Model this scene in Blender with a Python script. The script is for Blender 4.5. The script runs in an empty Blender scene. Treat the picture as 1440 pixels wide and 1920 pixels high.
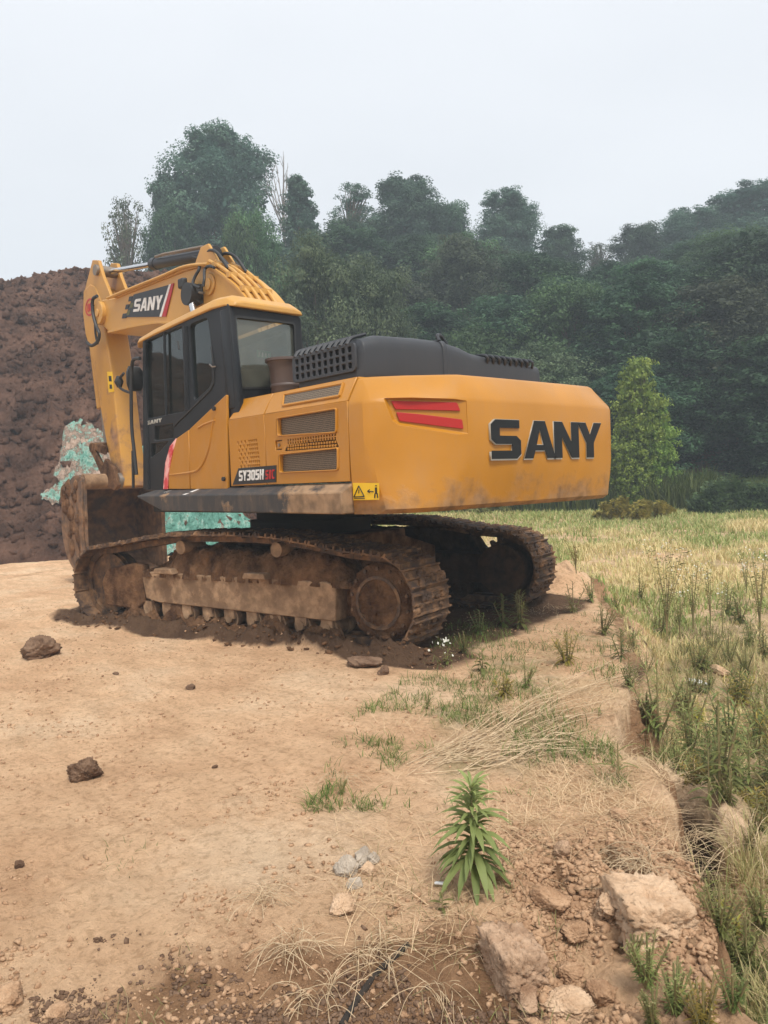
import bpy, bmesh, math, random
import numpy as np
from mathutils import Vector, Matrix
random.seed(7); rng = np.random.default_rng(7)
R_ = math.radians
sc = bpy.context.scene
col = sc.collection
# ------------------------------------------------------------------ camera, light
CR = np.array([[-0.672109, -0.739408, -0.039325], [-0.004192, 0.056909, -0.998371], [0.740441, -0.670849, -0.041349]])
CC = np.array([-7.4357, 5.5414, 1.4349])
cam_d = bpy.data.cameras.new('camera'); cam = bpy.data.objects.new('camera', cam_d); col.objects.link(cam); sc.camera = cam
cam_d.sensor_fit = 'HORIZONTAL'; cam_d.sensor_width = 36.0; cam_d.lens = 36.0; cam_d.clip_start = .05; cam_d.clip_end = 3000
cam.matrix_world = Matrix([[CR[0][i], -CR[1][i], -CR[2][i], CC[i]] for i in range(3)] + [[0, 0, 0, 1]])
sc.view_settings.view_transform = 'Standard'; sc.view_settings.look = 'None'
sc.view_settings.exposure = 0.50; sc.view_settings.gamma = 1.0
SUN_EL, SUN_AZ = R_(58), math.atan2(.35, -.94)       # direction towards the sun, from +X
world = bpy.data.worlds.new('World'); sc.world = world; world.use_nodes = True
wn = world.node_tree.nodes; wl = world.node_tree.links; bg = wn['Background']
sky = wn.new('ShaderNodeTexSky'); sky.sky_type = 'NISHITA'; sky.sun_disc = False
sky.sun_elevation = SUN_EL; sky.sun_rotation = math.pi / 2 - SUN_AZ; sky.dust_density = 8; sky.air_density = 1.0; sky.ozone_density = 1
hs = wn.new('ShaderNodeMix'); hs.data_type = 'RGBA'; hs.inputs[0].default_value = .93        # overcast veil over the sky
tcw = wn.new('ShaderNodeTexCoord'); mpw = wn.new('ShaderNodeMapping'); mpw.inputs['Scale'].default_value = (1, 1, 3)
nw = wn.new('ShaderNodeTexNoise'); nw.inputs['Scale'].default_value = 1.3; nw.inputs['Detail'].default_value = 3
rw = wn.new('ShaderNodeValToRGB'); rw.color_ramp.elements[0].color = (7.1, 7.3, 7.7, 1); rw.color_ramp.elements[1].color = (8.1, 8.25, 8.6, 1)
rw.color_ramp.elements[0].position = .3; rw.color_ramp.elements[1].position = .7
wl.new(tcw.outputs['Generated'], mpw.inputs[0]); wl.new(mpw.outputs[0], nw.inputs['Vector']); wl.new(nw.outputs['Fac'], rw.inputs[0])
wl.new(sky.outputs[0], hs.inputs[6]); wl.new(rw.outputs[0], hs.inputs[7]); wl.new(hs.outputs[2], bg.inputs[0]); bg.inputs[1].default_value = .10
sun_d = bpy.data.lights.new('sun', 'SUN'); sun_d.energy = 2.8; sun_d.angle = R_(14); sun_d.color = (1, .95, .87)
sun = bpy.data.objects.new('sun', sun_d); col.objects.link(sun)
sv = Vector((math.cos(SUN_AZ) * math.cos(SUN_EL), math.sin(SUN_AZ) * math.cos(SUN_EL), math.sin(SUN_EL)))
sun.rotation_euler = sv.to_track_quat('Z', 'Y').to_euler()

def at(px, py, ax, val):
    d = CR.T @ np.array([(px - 720) / 1440, (py - 960) / 1440, 1.0])
    return CC + d * (val - CC[ax]) / d[ax]
FH = np.array([CR[2][0], CR[2][1]]); FH /= np.linalg.norm(FH); RH = np.array([FH[1], -FH[0]])
def uv2w(u, v): return CC[0] + RH[0] * u + FH[0] * v, CC[1] + RH[1] * u + FH[1] * v

# ------------------------------------------------------------------ numpy noise
def _h(i, s):
    i = (i * 1103515245 + 12345 + s * 7919).astype(np.int64)
    i = (i ^ (i >> 13)) * 1274126177
    i = i & 0x7fffffff
    i = ((i ^ (i >> 15)) * 668265263) & 0x7fffffff
    return (i & 0xffffff) / float(0xffffff)
def vnoise(x, y, s=0):
    xi = np.floor(x).astype(np.int64); yi = np.floor(y).astype(np.int64); fx = x - xi; fy = y - yi
    fx = fx * fx * fx * (fx * (fx * 6 - 15) + 10); fy = fy * fy * fy * (fy * (fy * 6 - 15) + 10)
    h = lambda a, b: _h(a * 73856093 ^ (b * 19349663), s)
    return (h(xi, yi) * (1 - fx) + h(xi + 1, yi) * fx) * (1 - fy) + (h(xi, yi + 1) * (1 - fx) + h(xi + 1, yi + 1) * fx) * fy
def fbm(x, y, sc_=1., o=4, s=0, g=.5):
    a = 1.; t = 0.; n = 0.; x = np.asarray(x, float) / sc_; y = np.asarray(y, float) / sc_
    c, d = .8, .6
    for k in range(o):
        t = t + a * (vnoise(x, y, s + k * 13) * 2 - 1); n += a; a *= g
        x, y = (x * c - y * d) * 2.03 + 11.3, (x * d + y * c) * 2.03 + 5.1
    return t / n
def sstep(a, b, x):
    t = np.clip((x - a) / (b - a), 0, 1); return t * t * (3 - 2 * t)

# ------------------------------------------------------------------ materials
def mat(name, color, rough=.7, metal=0., spec=.5, color2=None, nscale=6., detail=5, bump=0., bscale=30., ramp=(.35, .65), trans=0., coat=0.):
    m = bpy.data.materials.new(name); m.use_nodes = True; nt = m.node_tree; n = nt.nodes; l = nt.links; b = n['Principled BSDF']
    b.inputs['Base Color'].default_value = (*color, 1); b.inputs['Roughness'].default_value = rough; b.inputs['Metallic'].default_value = metal
    b.inputs['Specular IOR Level'].default_value = spec
    if coat: b.inputs['Coat Weight'].default_value = coat; b.inputs['Coat Roughness'].default_value = .2
    g = n.new('ShaderNodeNewGeometry')
    if color2:
        t = n.new('ShaderNodeTexNoise'); t.inputs['Scale'].default_value = nscale; t.inputs['Detail'].default_value = detail; t.inputs['Roughness'].default_value = .65
        l.new(g.outputs['Position'], t.inputs['Vector'])
        r = n.new('ShaderNodeValToRGB'); r.color_ramp.elements[0].position = ramp[0]; r.color_ramp.elements[1].position = ramp[1]
        r.color_ramp.elements[0].color = (*color, 1); r.color_ramp.elements[1].color = (*color2, 1)
        l.new(t.outputs['Fac'], r.inputs[0]); l.new(r.outputs[0], b.inputs['Base Color'])
    if bump:
        t2 = n.new('ShaderNodeTexNoise'); t2.inputs['Scale'].default_value = bscale; t2.inputs['Detail'].default_value = 8; t2.inputs['Roughness'].default_value = .7
        l.new(g.outputs['Position'], t2.inputs['Vector'])
        bp = n.new('ShaderNodeBump'); bp.inputs['Strength'].default_value = 1; bp.inputs['Distance'].default_value = bump
        l.new(t2.outputs['Fac'], bp.inputs['Height']); l.new(bp.outputs[0], b.inputs['Normal'])
    return m
def dirty(name, color, rough, dirt, scale=3.0, thr=.55, soft=.1, zfade=None, spec=.5, dirt_rough=.95, axis=2, streak=1.):
    """Paint with splashes of dried mud: mask = noise threshold that loosens below a height."""
    m = mat(name, color, rough, spec=spec); nt = m.node_tree; n = nt.nodes; l = nt.links; b = n['Principled BSDF']
    g = n.new('ShaderNodeNewGeometry'); mp = n.new('ShaderNodeMapping'); mp.inputs['Scale'].default_value = (1, 1, streak)
    l.new(g.outputs['Position'], mp.inputs[0])
    t = n.new('ShaderNodeTexNoise'); t.inputs['Scale'].default_value = scale; t.inputs['Detail'].default_value = 9; t.inputs['Roughness'].default_value = .68
    l.new(mp.outputs[0], t.inputs['Vector']); val = t.outputs['Fac']
    if zfade:
        s = n.new('ShaderNodeSeparateXYZ'); l.new(g.outputs['Position'], s.inputs[0])
        mr = n.new('ShaderNodeMapRange'); mr.inputs[1].default_value = zfade[0]; mr.inputs[2].default_value = zfade[1]; mr.inputs[3].default_value = zfade[2]; mr.inputs[4].default_value = 0
        l.new(s.outputs[axis], mr.inputs[0]); a = n.new('ShaderNodeMath'); a.operation = 'ADD'; l.new(val, a.inputs[0]); l.new(mr.outputs[0], a.inputs[1]); val = a.outputs[0]
    mk = n.new('ShaderNodeMapRange'); mk.inputs[1].default_value = thr; mk.inputs[2].default_value = thr + soft; l.new(val, mk.inputs[0])
    t3 = n.new('ShaderNodeTexNoise'); t3.inputs['Scale'].default_value = 9; t3.inputs['Detail'].default_value = 8; l.new(g.outputs['Position'], t3.inputs['Vector'])
    dr = n.new('ShaderNodeValToRGB'); dr.color_ramp.elements[0].position = .35; dr.color_ramp.elements[1].position = .62
    dr.color_ramp.elements[0].color = (*[c * .55 for c in dirt], 1); dr.color_ramp.elements[1].color = (*dirt, 1); l.new(t3.outputs['Fac'], dr.inputs[0])
    t4 = n.new('ShaderNodeTexNoise'); t4.inputs['Scale'].default_value = 1.4; t4.inputs['Detail'].default_value = 6; l.new(g.outputs['Position'], t4.inputs['Vector'])
    pr = n.new('ShaderNodeValToRGB'); pr.color_ramp.elements[0].position = .3; pr.color_ramp.elements[1].position = .7
    pr.color_ramp.elements[0].color = (*[c * .9 for c in color], 1); pr.color_ramp.elements[1].color = (*[c * 1.06 + .006 for c in color], 1); l.new(t4.outputs['Fac'], pr.inputs[0])
    t5 = n.new('ShaderNodeTexNoise'); t5.inputs['Scale'].default_value = 5; t5.inputs['Detail'].default_value = 12; t5.inputs['Roughness'].default_value = .78; mp5 = n.new('ShaderNodeMapping'); mp5.inputs['Scale'].default_value = (1, 1, .35); l.new(g.outputs['Position'], mp5.inputs[0]); l.new(mp5.outputs[0], t5.inputs['Vector'])
    dm = n.new('ShaderNodeMapRange'); dm.inputs[1].default_value = .47; dm.inputs[2].default_value = .72; dm.inputs[4].default_value = .62; l.new(t5.outputs['Fac'], dm.inputs[0])
    mx0 = n.new('ShaderNodeMix'); mx0.data_type = 'RGBA'; l.new(dm.outputs[0], mx0.inputs[0]); l.new(pr.outputs[0], mx0.inputs[6]); mx0.inputs[7].default_value = (*[c * .5 + d_ * .5 for c, d_ in zip(color, dirt)], 1); pr = mx0
    mx = n.new('ShaderNodeMix'); mx.data_type = 'RGBA'; l.new(mk.outputs[0], mx.inputs[0]); l.new(pr.outputs[2], mx.inputs[6]); l.new(dr.outputs[0], mx.inputs[7])
    l.new(mx.outputs[2], b.inputs['Base Color'])
    rr = n.new('ShaderNodeMapRange'); rr.inputs[3].default_value = rough; rr.inputs[4].default_value = dirt_rough; l.new(mk.outputs[0], rr.inputs[0]); l.new(rr.outputs[0], b.inputs['Roughness'])
    ad = n.new('ShaderNodeMath'); ad.operation = 'MULTIPLY'; l.new(mk.outputs[0], ad.inputs[0]); l.new(t3.outputs['Fac'], ad.inputs[1])
    bp = n.new('ShaderNodeBump'); bp.inputs['Distance'].default_value = .008; bp.inputs['Strength'].default_value = .8; l.new(ad.outputs[0], bp.inputs['Height']); l.new(bp.outputs[0], b.inputs['Normal'])
    return m
M = {}
MUD = (.30, .17, .09)
M['yellow'] = dirty('yellow_paint', (.455, .192, .010), .38, (.42, .25, .13), 2.2, .68, .12, spec=.32)
for q_ in ('yellow',): M[q_].node_tree.nodes['Principled BSDF'].inputs['Coat Weight'].default_value = .25; M[q_].node_tree.nodes['Principled BSDF'].inputs['Coat Roughness'].default_value = .22
M['cw'] = dirty('counterweight_paint', (.455, .192, .010), .36, (.36, .20, .09), 2.4, .70, .22, zfade=(1.15, 1.60, .42), spec=.32)
M['cw'].node_tree.nodes['Principled BSDF'].inputs['Coat Weight'].default_value = .25; M['cw'].node_tree.nodes['Principled BSDF'].inputs['Coat Roughness'].default_value = .22
M['boomy'] = dirty('boom_paint', (.54, .285, .055), .42, (.40, .24, .13), 2.0, .62, .15)
M['army'] = dirty('arm_paint', (.50, .25, .035), .45, (.34, .19, .11), 2.2, .60, .16, zfade=(1.6, 3.4, .22))
M['black'] = dirty('black_panel', (.011, .013, .016), .42, (.05, .04, .033), 3, .68, .1, spec=.28)
M['cover'] = dirty('grey_black_plastic', (.034, .037, .044), .5, (.07, .065, .06), 2.5, .66, .2, spec=.4)
M['skirt'] = dirty('dark_skirt', (.032, .031, .032), .6, (.33, .21, .12), 3.4, .60, .10, zfade=(-2.3, -1.3, .26), axis=0)
M['track'] = dirty('muddy_track_steel', (.060, .036, .025), .6, (.25, .14, .072), 6, .44, .14, spec=.3)
M['frame'] = dirty('muddy_track_frame', (.19, .115, .066), .8, (.42, .27, .16), 3.5, .40, .16, spec=.2)
M['mud'] = mat('caked_mud', (.075, .038, .022), .97, spec=.1, color2=(.29, .158, .082), nscale=4.5, detail=13, bump=.09, bscale=13)
M['bucket'] = dirty('muddy_bucket', (.05, .035, .028), .7, (.25, .14, .075), 3, .42, .14, zfade=(.4, 1.7, .08))
M['shademud'] = mat('shade_painted_mud', (.035, .020, .013), .85, spec=.2, color2=(.12, .066, .036), nscale=4.5, detail=12, bump=.06, bscale=13)  # mud colour darkened to stand in for shade around the far track
M['dark'] = mat('dark_underside', (.012, .010, .009), .9, color2=(.03, .022, .016), nscale=3)
M['blackhole'] = mat('vent_interior', (.008, .008, .008), .9)
M['rubber'] = mat('black_rubber', (.02, .02, .021), .55)
M['chrome'] = mat('chromed_rod', (.62, .62, .62), .12, metal=1.)
M['steel'] = mat('worn_steel', (.20, .19, .18), .5, metal=.6, color2=(.30, .22, .15), nscale=20)
M['red'] = mat('red_sticker', (.40, .022, .02), .4, spec=.3)
M['white'] = mat('white_lettering', (.78, .78, .76), .4, color2=(.6, .58, .55), nscale=20)
M['redwhite'] = mat('faded_red_reflector', (.62, .05, .06), .35, color2=(.85, .45, .42), nscale=4, ramp=(.45, .55))
M['letter'] = mat('letter_black', (.008, .009, .010), .30, spec=.25)
M['rim'] = mat('letter_silver_edge', (.48, .47, .42), .35, metal=.3)
M['decalblack'] = mat('decal_black', (.012, .012, .014), .4)
M['decalyellow'] = mat('warning_yellow', (.80, .50, .01), .4)
M['olive'] = mat('decal_olive', (.10, .10, .03), .5)
M['seat'] = mat('seat_fabric', (.03, .03, .033), .85)
M['interior'] = mat('cab_trim_grey', (.20, .21, .19), .8)
M['green'] = mat('green_label', (.02, .22, .12), .5)
M['cap'] = dirty('rusty_precleaner', (.085, .058, .05), .5, (.16, .10, .07), 5, .6, .2)
def glass_mat(name, tint, refl=.12, rough=.03, op=.35, film=(.30, .32, .30)):
    m = bpy.data.materials.new(name); m.use_nodes = True; nt = m.node_tree; n = nt.nodes; l = nt.links; n.clear()
    o = n.new('ShaderNodeOutputMaterial'); tr = n.new('ShaderNodeBsdfTransparent'); tr.inputs[0].default_value = (*tint, 1)
    gl = n.new('ShaderNodeBsdfGlossy'); gl.inputs['Roughness'].default_value = rough; gl.inputs[0].default_value = (.9, .95, .95, 1)
    df = n.new('ShaderNodeBsdfDiffuse'); df.inputs[0].default_value = (*film, 1)
    g = n.new('ShaderNodeNewGeometry'); t = n.new('ShaderNodeTexNoise'); t.inputs['Scale'].default_value = 3.5; t.inputs['Detail'].default_value = 6; l.new(g.outputs['Position'], t.inputs['Vector'])
    mr = n.new('ShaderNodeMapRange'); mr.inputs[1].default_value = .35; mr.inputs[2].default_value = .75; mr.inputs[3].default_value = op * .4; mr.inputs[4].default_value = op; l.new(t.outputs['Fac'], mr.inputs[0])
    m1 = n.new('ShaderNodeMixShader'); l.new(mr.outputs[0], m1.inputs[0]); l.new(tr.outputs[0], m1.inputs[1]); l.new(df.outputs[0], m1.inputs[2])
    fr = n.new('ShaderNodeFresnel'); fr.inputs[0].default_value = 1.5; ad = n.new('ShaderNodeMath'); ad.operation = 'MULTIPLY'; ad.inputs[1].default_value = refl / .05; ad.use_clamp = True; l.new(fr.outputs[0], ad.inputs[0])
    m2 = n.new('ShaderNodeMixShader'); l.new(ad.outputs[0], m2.inputs[0]); l.new(m1.outputs[0], m2.inputs[1]); l.new(gl.outputs[0], m2.inputs[2]); l.new(m2.outputs[0], o.inputs[0])
    return m
M['glass'] = glass_mat('dusty_cab_glass', (.80, .84, .80), .06, .02, .10, (.20, .22, .19))
M['rearglass'] = glass_mat('dusty_rear_glass', (.78, .80, .76), .07, .03, .28, (.32, .33, .27))
def mesh_mat(name):
    m = mat(name, (.10, .075, .05), .6); nt = m.node_tree; n = nt.nodes; l = nt.links; b = n['Principled BSDF']
    g = n.new('ShaderNodeNewGeometry'); s = n.new('ShaderNodeSeparateXYZ'); l.new(g.outputs['Position'], s.inputs[0])
    c = n.new('ShaderNodeCombineXYZ'); l.new(s.outputs[0], c.inputs[0]); l.new(s.outputs[2], c.inputs[1])
    v = n.new('ShaderNodeTexVoronoi'); v.voronoi_dimensions = '2D'; v.inputs['Scale'].default_value = 62; v.inputs['Randomness'].default_value = .15; l.new(c.outputs[0], v.inputs['Vector'])
    r = n.new('ShaderNodeValToRGB'); r.color_ramp.elements[0].position = .30; r.color_ramp.elements[1].position = .42
    r.color_ramp.elements[0].color = (.008, .007, .006, 1); r.color_ramp.elements[1].color = (.21, .155, .10, 1); l.new(v.outputs['Distance'], r.inputs[0]); l.new(r.outputs[0], b.inputs['Base Color'])
    return m
M['mesh'] = mesh_mat('woven_vent_mesh')

# ------------------------------------------------------------------ mesh helpers
class MB:
    def __init__(s): s.v = []; s.f = []
    def add(s, vs, fs):
        o = len(s.v); s.v += [tuple(map(float, p)) for p in vs]; s.f += [tuple(i + o for i in f) for f in fs]; return s
    def box(s, x0, x1, y0, y1, z0, z1, T=None):
        vs = [Vector((x, y, z)) for z in (z0, z1) for y in (y0, y1) for x in (x0, x1)]
        if T: vs = [T @ v for v in vs]
        return s.add(vs, [(0, 2, 3, 1), (4, 5, 7, 6), (0, 1, 5, 4), (2, 6, 7, 3), (0, 4, 6, 2), (1, 3, 7, 5)])
    def prism(s, poly, y0, y1, ax=1):
        """poly in the two other axes (order x,z for ax=1; y,z for ax=0; x,y for ax=2)"""
        def P(a, b, t): return {1: (a, t, b), 0: (t, a, b), 2: (a, b, t)}[ax]
        n = len(poly); vs = [P(a, b, y0) for a, b in poly] + [P(a, b, y1) for a, b in poly]
        return s.add(vs, [tuple(range(n))[::-1], tuple(range(n, 2 * n))] + [(i, (i + 1) % n, n + (i + 1) % n, n + i) for i in range(n)])
    def loft(s, rings, cap=True, closed=True):
        n = len(rings[0]); vs = [p for r in rings for p in r]; fs = []
        for k in range(len(rings) - 1):
            for i in range(n if closed else n - 1):
                j = (i + 1) % n; fs.append((k * n + i, k * n + j, (k + 1) * n + j, (k + 1) * n + i))
        if cap: fs += [tuple(range(n))[::-1], tuple(range((len(rings) - 1) * n, len(rings) * n))]
        return s.add(vs, fs)
    def tube(s, pts, r, n=8, cap=True):
        pts = [Vector(p) for p in pts]; rs = r if isinstance(r, (list, tuple)) else [r] * len(pts); rings = []; up = None
        for i, p in enumerate(pts):
            d = (pts[min(i + 1, len(pts) - 1)] - pts[max(i - 1, 0)]).normalized()
            if up is None or abs(up.dot(d)) > .95: up = Vector((0, 0, 1)) if abs(d.z) < .9 else Vector((1, 0, 0))
            a = d.cross(up).normalized(); b = a.cross(d).normalized(); up = b
            rings.append([p + (a * math.cos(2 * math.pi * k / n) + b * math.sin(2 * math.pi * k / n)) * rs[i] for k in range(n)])
        return s.loft(rings, cap)
    def cyl(s, a, b, r, n=20, r2=None): return s.tube([a, b], [r, r if r2 is None else r2], n)
    def mesh(s, name):
        me = bpy.data.meshes.new(name); me.from_pydata(s.v, [], s.f); me.update()
        bm = bmesh.new(); bm.from_mesh(me); bmesh.ops.recalc_face_normals(bm, faces=bm.faces); bm.to_mesh(me); bm.free(); return me
def smooth_pts(pts, n=8):
    """Catmull-Rom through points"""
    P = [np.array(p, float) for p in pts]; P = [2 * P[0] - P[1]] + P + [2 * P[-1] - P[-2]]; out = []
    for i in range(1, len(P) - 2):
        for k in range(n):
            t = k / n; a, b, c, d = P[i - 1:i + 3]
            out.append(.5 * (2 * b + (c - a) * t + (2 * a - 5 * b + 4 * c - d) * t * t + (3 * b - a - 3 * c + d) * t ** 3))
    out.append(P[-2]); return [tuple(o) for o in out]
def parent(o, p):
    if p: o.parent = p; o.matrix_parent_inverse = root_inv(p)
    return o
_W = {}
def root_inv(p): return _W.get(p.name, Matrix.Identity(4)).inverted()
def finish(o, m, bevel=0, seg=2, smooth=True, angle=35):
    if m: o.data.materials.clear(); o.data.materials.append(m)
    if bevel:
        b = o.modifiers.new('bevel', 'BEVEL'); b.width = bevel; b.segments = seg; b.limit_method = 'ANGLE'; b.angle_limit = R_(28); b.harden_normals = False
    if smooth:
        for p in o.data.polygons: p.use_smooth = True
        try: o.data.set_sharp_from_angle(angle=R_(angle))
        except Exception: pass
    return o
def obj(name, mb, m, par=None, bevel=0, W=None, label=None, smooth=True, angle=35, seg=2):
    me = mb.mesh(name) if isinstance(mb, MB) else mb
    o = bpy.data.objects.new(name, me); col.objects.link(o); finish(o, m, bevel, seg, smooth, angle)
    if W is not None: o.matrix_world = W; _W[o.name] = W
    if par: parent(o, par)
    if label: o['label'] = label
    return o
def thing(name, label, cat, loc=(0, 0, 0), group=None):
    o = bpy.data.objects.new(name, None); col.objects.link(o); o.location = loc; o['label'] = label; o['category'] = cat
    if group: o['group'] = group
    _W[o.name] = Matrix.Translation(loc); return o
def tag(o, label, cat, group=None, kind=None):
    if label: o['label'] = label
    if cat: o['category'] = cat
    if group: o['group'] = group
    if kind: o['kind'] = kind
    return o
def FY(y): return Matrix(((1, 0, 0, 0), (0, 0, -1, y), (0, 1, 0, 0), (0, 0, 0, 1)))     # local (x,z) on plane Y=y, normal -Y
def FX(x): return Matrix(((0, 0, 1, x), (1, 0, 0, 0), (0, 1, 0, 0), (0, 0, 0, 1)))      # local (y,z) on plane X=x, normal +X
def plate(name, outers, holes, frame, thick, m, par=None, bevel=0, label=None, smooth=False):
    """flat plate with holes; frame maps local xy to world; centred on the frame plane"""
    cu = bpy.data.curves.new(name, 'CURVE'); cu.dimensions = '2D'; cu.fill_mode = 'BOTH'; cu.extrude = thick / 2 - bevel; cu.bevel_depth = bevel; cu.bevel_resolution = 1
    if bevel: cu.offset = -bevel
    for poly in list(outers) + list(holes):
        s = cu.splines.new('POLY'); s.points.add(len(poly) - 1)
        for i, (a, b) in enumerate(poly): s.points[i].co = (a, b, 0, 1)
        s.use_cyclic_u = True
    t = bpy.data.objects.new(name + '_tmp', cu); col.objects.link(t)
    dg = bpy.context.evaluated_depsgraph_get(); me = bpy.data.meshes.new_from_object(t.evaluated_get(dg)); bpy.data.objects.remove(t)
    me.transform(frame); me.name = name
    o = bpy.data.objects.new(name, me); col.objects.link(o); finish(o, m, 0, smooth=smooth)
    if par: parent(o, par)
    if label: o['label'] = label
    return o
def rect(a0, a1, b0, b1): return [(a0, b0), (a1, b0), (a1, b1), (a0, b1)]
def rpoly(poly, r, n=4):
    """round the corners of a polygon"""
    out = []; N = len(poly)
    for i in range(N):
        p = Vector(poly[i]); a = Vector(poly[i - 1]) - p; b = Vector(poly[(i + 1) % N]) - p; rr = min(r, a.length * .45, b.length * .45)
        A = p + a.normalized() * rr; B = p + b.normalized() * rr
        for k in range(n + 1):
            t = k / n; q = A * (1 - t) ** 2 + p * 2 * t * (1 - t) + B * t * t; out.append((q.x, q.y))
    return out
LET = {
 'S': ([[(0, 0), (.85, 0), (1, .12), (1, .47), (.85, .59), (.28, .59), (.28, .79), (.96, .79), (.96, 1), (.15, 1), (0, .88), (0, .5), (.15, .38), (.70, .38), (.70, .21), (0, .21)]], []),
 'A': ([[(0, 0), (.33, 1), (.67, 1), (1, 0), (.73, 0), (.66, .21), (.34, .21), (.27, 0)]], [[(.40, .39), (.60, .39), (.5, .76)]]),
 'N': ([[(0, 0), (0, 1), (.32, 1), (.70, .42), (.70, 1), (1, 1), (1, 0), (.69, 0), (.30, .60), (.30, 0)]], []),
 'Y': ([[(.35, 0), (.35, .42), (0, 1), (.32, 1), (.5, .64), (.68, 1), (1, 1), (.65, .42), (.65, 0)]], []),
 '3': ([[(0, 0), (.8, 0), (1, .12), (1, .44), (.88, .5), (1, .56), (1, .88), (.8, 1), (0, 1), (0, .81), (.6, .81), (.6, .59), (.2, .59), (.2, .41), (.6, .41), (.6, .19), (0, .19)]], []),
 '0': ([[(.2, 0), (.8, 0), (1, .12), (1, .88), (.8, 1), (.2, 1), (0, .88), (0, .12)]], [rect(.36, .64, .19, .81)]),
 '5': ([[(0, 0), (.8, 0), (1, .12), (1, .52), (.82, .64), (.36, .64), (.36, .81), (.95, .81), (.95, 1), (0, 1), (0, .45), (.62, .45), (.62, .19), (0, .19)]], []),
 'H': ([[(0, 0), (.34, 0), (.34, .41), (.66, .41), (.66, 0), (1, 0), (1, 1), (.66, 1), (.66, .6), (.34, .6), (.34, 1), (0, 1)]], []),
 'I': ([rect(.2, .8, 0, 1)], []),
 'C': ([[(.2, 0), (.95, 0), (.95, .2), (.36, .2), (.36, .8), (.95, .8), (.95, 1), (.2, 1), (0, .88), (0, .12)]], []),
}
def letter_polys(ch, quad):
    """quad: bl, br, tr, tl in plane coordinates"""
    bl, br, tr, tl = [np.array(q, float) for q in quad]
    f = lambda p: tuple((bl * (1 - p[0]) + br * p[0]) * (1 - p[1]) + (tl * (1 - p[0]) + tr * p[0]) * p[1])
    o, h = LET[ch]; return [[f(p) for p in q] for q in o], [[f(p) for p in q] for q in h]
def word(name, text, quad, frame, thick, m, par, gap=.12, widths=None, label=None):
    bl, br, tr, tl = [np.array(q, float) for q in quad]; w = widths or [1.] * len(text); tot = sum(w) + gap * (len(w) - 1); x = 0; O = []; H = []
    for ch, wi in zip(text, w):
        a, b = x / tot, (x + wi) / tot; x += wi + gap
        q = (bl * (1 - a) + br * a, bl * (1 - b) + br * b, tl * (1 - b) + tr * b, tl * (1 - a) + tr * a)
        o, h = letter_polys(ch, q); O += o; H += h
    return plate(name, O, H, frame, thick, m, par, label=label)
def S2(px, py, Y): p = at(px, py, 1, Y); return (p[0], p[2])
def B2(px, py, X): p = at(px, py, 0, X); return (p[1], p[2])

# ================================================================== EXCAVATOR
YAW = .235
ex = thing('excavator', 'large yellow crawler excavator parked on the dirt pad', 'excavator', (0, 0, -.14))
Wu = Matrix.Rotation(YAW, 4, 'Z')
# ---- crawler tracks
ZC, RR = .335, .405
def track_path():
    a = []; add = lambda x, z: a.append((x, z))
    for k in range(0, 19):                                   # rear sprocket, top to bottom
        t = math.pi / 2 + math.pi * k / 18; add(-2.0 + RR * math.cos(t), ZC + RR * math.sin(t) + .01)
    for k in range(1, 20): add(-2.0 + 4.0 * k / 20, ZC - RR)
    for k in range(0, 19):
        t = -math.pi / 2 + math.pi * k / 18; add(2.0 + RR * math.cos(t), ZC - .0 + RR * math.sin(t))
    for x, z in [(1.6, .79), (1.15, .85), (.75, .895), (.3, .91), (0, .912), (-.4, .91), (-.8, .895), (-1.2, .845), (-1.6, .785)]: add(x, z)
    return a
PATH = track_path()
def resample(pts, n):
    P = np.array(pts + [pts[0]]); d = np.r_[0, np.cumsum(np.hypot(*np.diff(P, axis=0).T))]; L = d[-1]; out = []
    for k in range(n):
        s = L * k / n; x = np.interp(s, d, P[:, 0]); z = np.interp(s, d, P[:, 1])
        e = .06; x1 = np.interp((s + e) % L, d, P[:, 0]); z1 = np.interp((s + e) % L, d, P[:, 1]); x0 = np.interp((s - e) % L, d, P[:, 0]); z0 = np.interp((s - e) % L, d, P[:, 1])
        out.append((x, z, math.atan2(z1 - z0, x1 - x0)))
    return out
NSH = 50
def shoe_mesh(seed):
    rn = random.Random(seed); mb = MB(); w = .3
    prof = [(-.112, .020), (-.100, .034), (-.094, .062), (-.080, .062), (-.074, .034), (-.012, .032), (-.008, .058), (.008, .058), (.012, .032), (.070, .034), (.078, .060), (.092, .060), (.098, .034), (.112, .012), (.108, .0), (.095, .016), (-.095, .016), (-.105, .008)]
    ny = 9; rings = []
    for j in range(ny):
        y = -w + 2 * w * j / (ny - 1); k = .004
        rings.append([(x, y, z + rn.uniform(-k, k) * (1 if z > .03 else 0)) for x, z in prof])
    mb.loft(rings)
    for y in (-.10, .10): mb.box(-.105, .105, y - .022, y + .022, -.06, .016)          # chain links on the inside
    for k in range(12):                                                                    # stuck clods
        x, y = rn.uniform(-.07, .07), rn.uniform(-.27, .27); r = rn.uniform(.02, .05); n = 7
        mb.loft([[(x + r * 1.3 * math.cos(6.283 * i / n) * s, y + r * 1.6 * math.sin(6.283 * i / n) * s, z * rn.uniform(.85, 1.15)) for i in range(n)] for s, z in ((1, .03), (.85, .05), (.4, .06))])
    return mb.mesh('shoe')
shoes = [shoe_mesh(s) for s in range(4)]
for s in shoes: s.materials.append(M['track'])
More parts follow.
